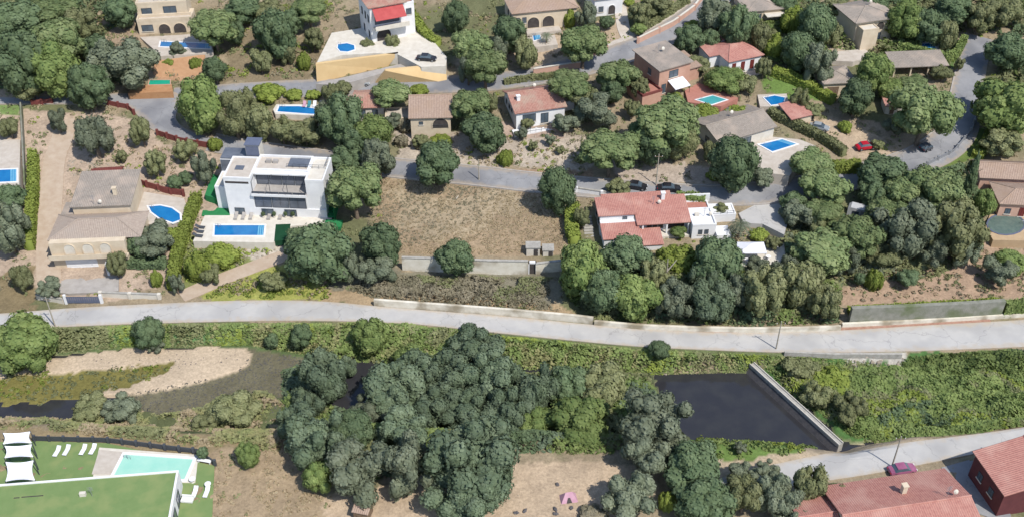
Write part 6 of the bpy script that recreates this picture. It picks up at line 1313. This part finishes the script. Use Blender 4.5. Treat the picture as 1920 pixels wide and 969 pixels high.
TREES += [
 (1560, 930, 34, 30, 'olive', 'olive tree leaning over the left end of the long red roof'),
 (1352, 392, 14, 10, 'olive', 'bush behind the low white terrace right of the red roofed house'),
 (40, 20, 40, 24, 'olive', 'olive tree behind the dark tree of the top left corner'),
 (1440, 884, 26, 20, 'grey', 'grey bush on the sand between the lane and the dark shore tree'),
 (1480, 950, 34, 34, 'grey', 'grey tree directly beside the dark roofed shed'),
 (1390, 886, 24, 20, 'grey', 'grey tree where the lane disappears behind the trees'),
 (650, 690, 18, 20, 'euc', 'small river tree at the upper end of the narrow dark water'),
 (560, 790, 40, 30, 'euc', 'spreading river tree at the left foot of the grove beside the gravel'),
 (780, 700, 44, 36, 'euc', 'river tree left of the topmost one, above the grove'),
 (700, 770, 40, 30, 'grey', 'low river tree just below the narrow dark water'),
 (880, 770, 50, 40, 'euc', 'river tree behind the head of the huge grey twisted tree'),
 (950, 770, 50, 44, 'euc', 'river tree at the right shoulder of the huge grey twisted tree'),
 (640, 850, 36, 36, 'euc', 'river tree at the left of the smooth grey-green pair'),
 (1320, 515, 30, 36, 'euc', 'blue-green tree below the light green tree of the roadside'),
 (1420, 500, 22, 18, 'grey', 'grey bush under the edge of the pale terrace'),
 (1470, 510, 26, 26, 'grey', 'grey tree right of the pale terrace'),
 (1540, 420, 30, 26, 'olive', 'olive tree in the centre left of the grove'),
 (1660, 400, 34, 30, 'pine', 'pine right of the caravan roof'),
 (1730, 392, 36, 30, 'dark', 'dark tree in the heart of the grove'),
 (1810, 470, 26, 26, 'grey', 'grey tree at the lower right corner of the grove'),
 (1660, 480, 34, 24, 'olive', 'olive tree at the bottom middle of the grove'),
 (1600, 30, 14, 14, 'olive', 'small olive tree at the left shoulder of the cream arched house'),
 (1660, 110, 14, 10, 'lime', 'small shrub between the cream arched house and the hedge'),
 (1200, 165, 18, 18, 'olive', 'olive tree directly left of the terracotta orange walls'),
 (1205, 245, 26, 26, 'pine', 'pine at the left shoulder of the largest pine'),
 (1060, 230, 24, 18, 'grey', 'grey shrub right below the terrace of the white gabled house'),
 (1420, 232, 16, 10, 'lime', 'small bright shrub behind the whitewashed house at its right'),
 (1160, 352, 20, 8, 'olive', 'low shrub beside the upper road left of the leaning pole'),
 (60, 165, 30, 20, 'olive', 'olive bush row at the far left above the upper road'),
 (185, 95, 24, 30, 'dark', 'dark tree behind the big grey tree at the top left'),
 (110, 105, 36, 28, 'olive', 'olive tree in the middle of the top left wood'),
 (440, 60, 18, 22, 'dark', 'dark tree in the shade right of the round umbrella pine'),
 (545, 40, 20, 24, 'dark', 'dark tree between the dark round tree and the top pine'),
 (610, 215, 22, 26, 'grey', 'grey tree directly below the right end of the long blue pool'),
 (455, 190, 22, 22, 'olive', 'olive tree close behind the fresh green junction tree'),
 (920, 196, 16, 20, 'olive', 'olive bush at the left wall of the white gabled house'),
]
for t_ in TREES: tree(*t_)
# pale forked trunk and fallen log
p = G(1236, 548); o = empty('dead_tree', p, 0, 'pale bare forked trunk standing in front of the roadside trees', 'tree'); mb = MB(); mb.bar((0, 0, -1), (1.0, 0, 5), .28, 7, .2); mb.build('trunk', M['palebark'], o)
for e in ((2.6, .3, 7.4), (.9, -.2, 8)): mb = MB(); mb.bar((1, 0, 5), e, .17, 6, .06); mb.build('branch', M['palebark'], o)
p = G(855, 374); o = MB().bar((0, 0, .15), (.9, 2.2, .2), .16, 7, .1).build('fallen_log', M['palebark'], None, (p[0], p[1], float(hz(p[0], p[1])))); tag(o, 'pale bleached log lying on the dry field', 'log')
# ------------------------------------------------------------------ undergrowth that nobody could count
canopy('bank_reeds', [(60, 614), (400, 604), (760, 606), (960, 630), (1200, 654), (1470, 664), (1470, 684), (1400, 694), (1220, 704), (900, 700), (650, 690), (560, 668), (470, 652), (250, 652), (60, 676)], 2.5, .24, ['olive', 'bright', 'reed', 'bright', 'lime'], 34, .15, 'green and olive reeds thick along the far river bank below the lower road')
canopy('brown_scrub', [(745, 516), (1000, 518), (1062, 522), (1050, 582), (860, 574), (700, 560), (640, 540)], 2.0, .35, ['dry', 'dry', 'olive', 'dry', 'dry'], 34, .13, 'grey-brown dried scrub on the slope above the white roadside wall', gap=.28)
scrub('yellow_brush', [(382, 558), (420, 528), (540, 492), (620, 545), (610, 562)], ['lime', 'lime', 'straw', 'olive'], 1.2, .35, .8, .9, .15, 'yellow flowering brush between the dirt track and the lower road')
canopy('near_bank_reeds', [(-80, 784), (110, 784), (150, 770), (210, 768), (290, 784), (380, 772), (420, 745), (500, 738), (545, 775), (560, 850), (480, 842), (360, 834), (60, 804), (-80, 804)], 1.1, .4, ['olive', 'reed', 'straw', 'reed'], 22, .16, 'mixed reeds and grass on the near river bank behind the turquoise pool garden', gap=.3)
scrub('algae_reeds', [(-80, 712), (100, 704), (200, 700), (330, 690), (300, 712), (200, 745), (100, 762), (-80, 768)], ['olive', 'lime', 'reed'], 1.2, .3, .6, .45, .14, 'flat olive water weed in the shallow arm behind the sand spit', avoid=False)
canopy('river_bed_thicket', [(1436, 690), (1500, 664), (1570, 672), (1700, 690), (1690, 676), (1960, 664), (1960, 798), (1760, 818), (1600, 832), (1500, 760)], 2.6, .2, ['bright', 'bright', 'lime', 'olive', 'bright', 'bright'], 34, .15, 'continuous green thicket filling the river bed below the weir')
canopy('roadside_thicket', [(1680, 690), (1700, 668), (1780, 655), (1960, 650), (1960, 742), (1860, 738), (1740, 728)], 5.6, .16, ['bright', 'bright', 'dark'], 32, .16, 'tall deep green thicket between the lower road and the river bed at the right')
canopy('lane_side_thicket', [(1590, 800), (1680, 760), (1800, 745), (1960, 738), (1960, 795), (1760, 815), (1620, 828)], 4.6, .17, ['bright', 'dark', 'bright', 'bright'], 32, .16, 'deep green thicket along the lane at the right')
scrub('pond_edge_grass', [(1300, 815), (1480, 824), (1540, 838), (1500, 850), (1330, 860)], ['bright', 'lime'], 1.6, .3, .6, .8, .15, 'fresh grass strip on the near edge of the dark pond')
canopy('grove_undergrowth', [(530, 700), (560, 690), (630, 760), (700, 780), (690, 700), (760, 690), (1215, 704), (1232, 745), (1262, 806), (1150, 850), (960, 850), (700, 900), (560, 880), (530, 800)], 2.2, .3, ['dark', 'euc', 'bright', 'olive'], 18, .2, 'deep green undergrowth beneath the river trees')
scrub('field_grass', [(715, 332), (1000, 344), (1050, 400), (1060, 474), (752, 476), (700, 430)], ['straw', 'straw', 'dry', 'straw', 'dry'], 4.0, .12, .4, .3, .085, 'dry straw coloured grass tufts covering the empty field', gap=.2)
scrub('dry_slope_grass', [(380, 850), (540, 830), (600, 880), (640, 980), (380, 980)], ['straw', 'straw', 'olive'], 1.4, .2, .45, .35, .11, 'dry grass tufts on the sandy slope right of the lawn')
scrub('hillside_scrub_west', [(0, 215), (400, 292), (420, 400), (372, 420), (350, 370), (240, 335), (130, 330), (140, 240)], ['olive', 'dry', 'straw'], .25, .3, .7, .8, .14, 'scattered dry scrub on the slope above the grey tiled house')
scrub('hillside_scrub_centre', [(740, 250), (930, 250), (1110, 244), (1100, 318), (960, 314), (745, 300)], ['dry', 'olive', 'straw'], .35, .25, .6, .8, .13, 'scattered dry scrub on the slope below the white gabled house')
scrub('hillside_scrub_upper', [(405, 0), (640, 0), (600, 60), (590, 158), (405, 160)], ['olive', 'dry', 'lime', 'olive'], .5, .4, .9, .9, .16, 'scrub covering the brown slope left of the yellow retaining wall')
scrub('hillside_scrub_top', [(830, 0), (1160, 60), (1100, 120), (860, 150), (830, 90)], ['olive', 'straw', 'dry'], .3, .3, .8, .9, .15, 'patchy scrub around the round pine at the top')
canopy('woodland_floor', [(-60, -60), (230, -60), (240, 20), (190, 80), (230, 160), (0, 168), (-60, 168)], 2.6, .22, ['dark', 'olive', 'dark', 'bright'], 12, .22, 'deep undergrowth between the trees at the top left', gap=.34)
canopy('woodland_floor', [(1330, 0), (1960, -60), (1960, 240), (1870, 240), (1870, 60), (1800, 60), (1780, 130), (1560, 90), (1560, 170), (1440, 130), (1320, 60)], 2.4, .22, ['dark', 'olive', 'bright', 'olive'], 12, .22, 'deep undergrowth between the trees at the top right', gap=.34)
canopy('grove_floor', [(1480, 360), (1600, 400), (1700, 330), (1830, 300), (1850, 450), (1760, 520), (1500, 540), (1390, 510), (1480, 430)], 2.0, .25, ['dark', 'olive', 'grey', 'olive'], 14, .2, 'deep undergrowth in the right hand grove', gap=.25)
canopy('roadside_undergrowth', [(1060, 490), (1230, 480), (1400, 505), (1580, 530), (1575, 606), (1400, 612), (1120, 600), (1060, 560)], 2.6, .25, ['dark', 'olive', 'bright', 'olive', 'reed'], 18, .19, 'undergrowth filling the space beneath the dense roadside trees')
scrub('slope_scrub_right', [(1580, 530), (1660, 480), (1900, 470), (1960, 550), (1760, 560), (1600, 570)], ['dry', 'olive', 'straw'], .35, .3, .7, .7, .15, 'sparse scrub on the bare slope above the grey-green wall')
scrub('garden_growth', [(340, 440), (470, 455), (540, 475), (430, 520), (350, 550)], ['lime', 'olive', 'bright'], .7, .4, .9, .9, .16, 'garden growth below the villa deck')
scrub('hillside_ground_cover', [(-120, -60), (2040, -60), (2040, 560), (1060, 560), (1060, 330), (715, 322), (715, 540), (-120, 560)], ['olive', 'dry', 'olive', 'straw', 'lime'], .42, .2, .65, .7, .13, 'low scrub and weeds over the whole hillside between gardens', gap=.4, every=True)
# stones on the sand spit, the gravel bed and the rockery
def stones(name, poly, dens, r0, r1, m, label):
    W = np.array([G(a, b_)[:2] for a, b_ in poly]); x0, y0 = W.min(0); x1, y1 = W.max(0); n = int((x1 - x0) * (y1 - y0) * dens); x = rng.uniform(x0, x1, n); y = rng.uniform(y0, y1, n); k = inpoly(x, y, W); x, y = x[k], y[k]; n = len(x); z = hz(x, y)
    r = rng.uniform(r0, r1, n) ** 1; base_ = np.array([(1, 0, 0), (0, 1, 0), (-1, 0, 0), (0, -1, 0), (.2, .1, 1)]); a = rng.uniform(0, 6.28, n); V_ = []
    bx = base_[None] * r[:, None, None] * rng.uniform(.6, 1.3, (n, 5, 3)); ca, sa = np.cos(a)[:, None], np.sin(a)[:, None]; px_ = bx[..., 0] * ca - bx[..., 1] * sa + x[:, None]; py_ = bx[..., 0] * sa + bx[..., 1] * ca + y[:, None]; pz_ = bx[..., 2] * .7 + z[:, None] - .02
    V_ = np.stack([px_, py_, pz_], -1).reshape(-1, 3); F_ = []
    for q in range(4): F_.append(np.stack([np.arange(n) * 5 + q, np.arange(n) * 5 + (q + 1) % 4, np.arange(n) * 5 + 4], 1))
    F_ = np.concatenate(F_); me = bpy.data.meshes.new(name); me.from_pydata(V_.tolist(), [], F_.tolist()); me.materials.append(m); tag(link(name, me), label, None, None, 'stuff')
stones('gravel', [(478, 668), (565, 672), (565, 785), (330, 795), (240, 775), (240, 746), (440, 710)], 5.5, .07, .26, mat('river_cobbles', S(120, 116, 108), S(90, 90, 84), 2, .9), 'dark cobbles of the river bed right of the sand spit')
stones('pebbles', [(100, 680), (250, 660), (460, 656), (470, 680), (330, 700), (200, 700)], .8, .06, .2, M['concrete_dark'], 'dark pebbles scattered on the sand spit')
stones('rubble', [(455, 454), (545, 452), (540, 476), (480, 488), (440, 480)], 2.0, .12, .4, M['rock'], 'pale rubble under the deck of the white modern villa')
stones('rubble', [(750, 255), (960, 245), (1110, 245), (1100, 315), (900, 310)], .8, .1, .35, M['rock'], 'pale stones on the slope below the white gabled house')
stones('rubble', [(120, 300), (240, 300), (240, 330), (130, 332)], 1.5, .15, .45, M['rock'], 'pale rockery around the maroon roofed shed')
stones('rubble', [(1225, 700), (1330, 702), (1410, 690), (1400, 700), (1240, 712)], 2.5, .15, .5, M['rock'], 'pale stones on the far shore of the dark pond')
stones('rubble', [(1560, 664), (1700, 668), (1690, 690), (1600, 688)], 2.5, .15, .6, M['rock'], 'pale rocks below the broken parapet')
stones('bare_ground_stones', [(620, 925), (960, 880), (1180, 880), (1180, 969), (640, 969)], .25, .05, .15, M['rock'], 'small stones on the bare sand at the bottom')
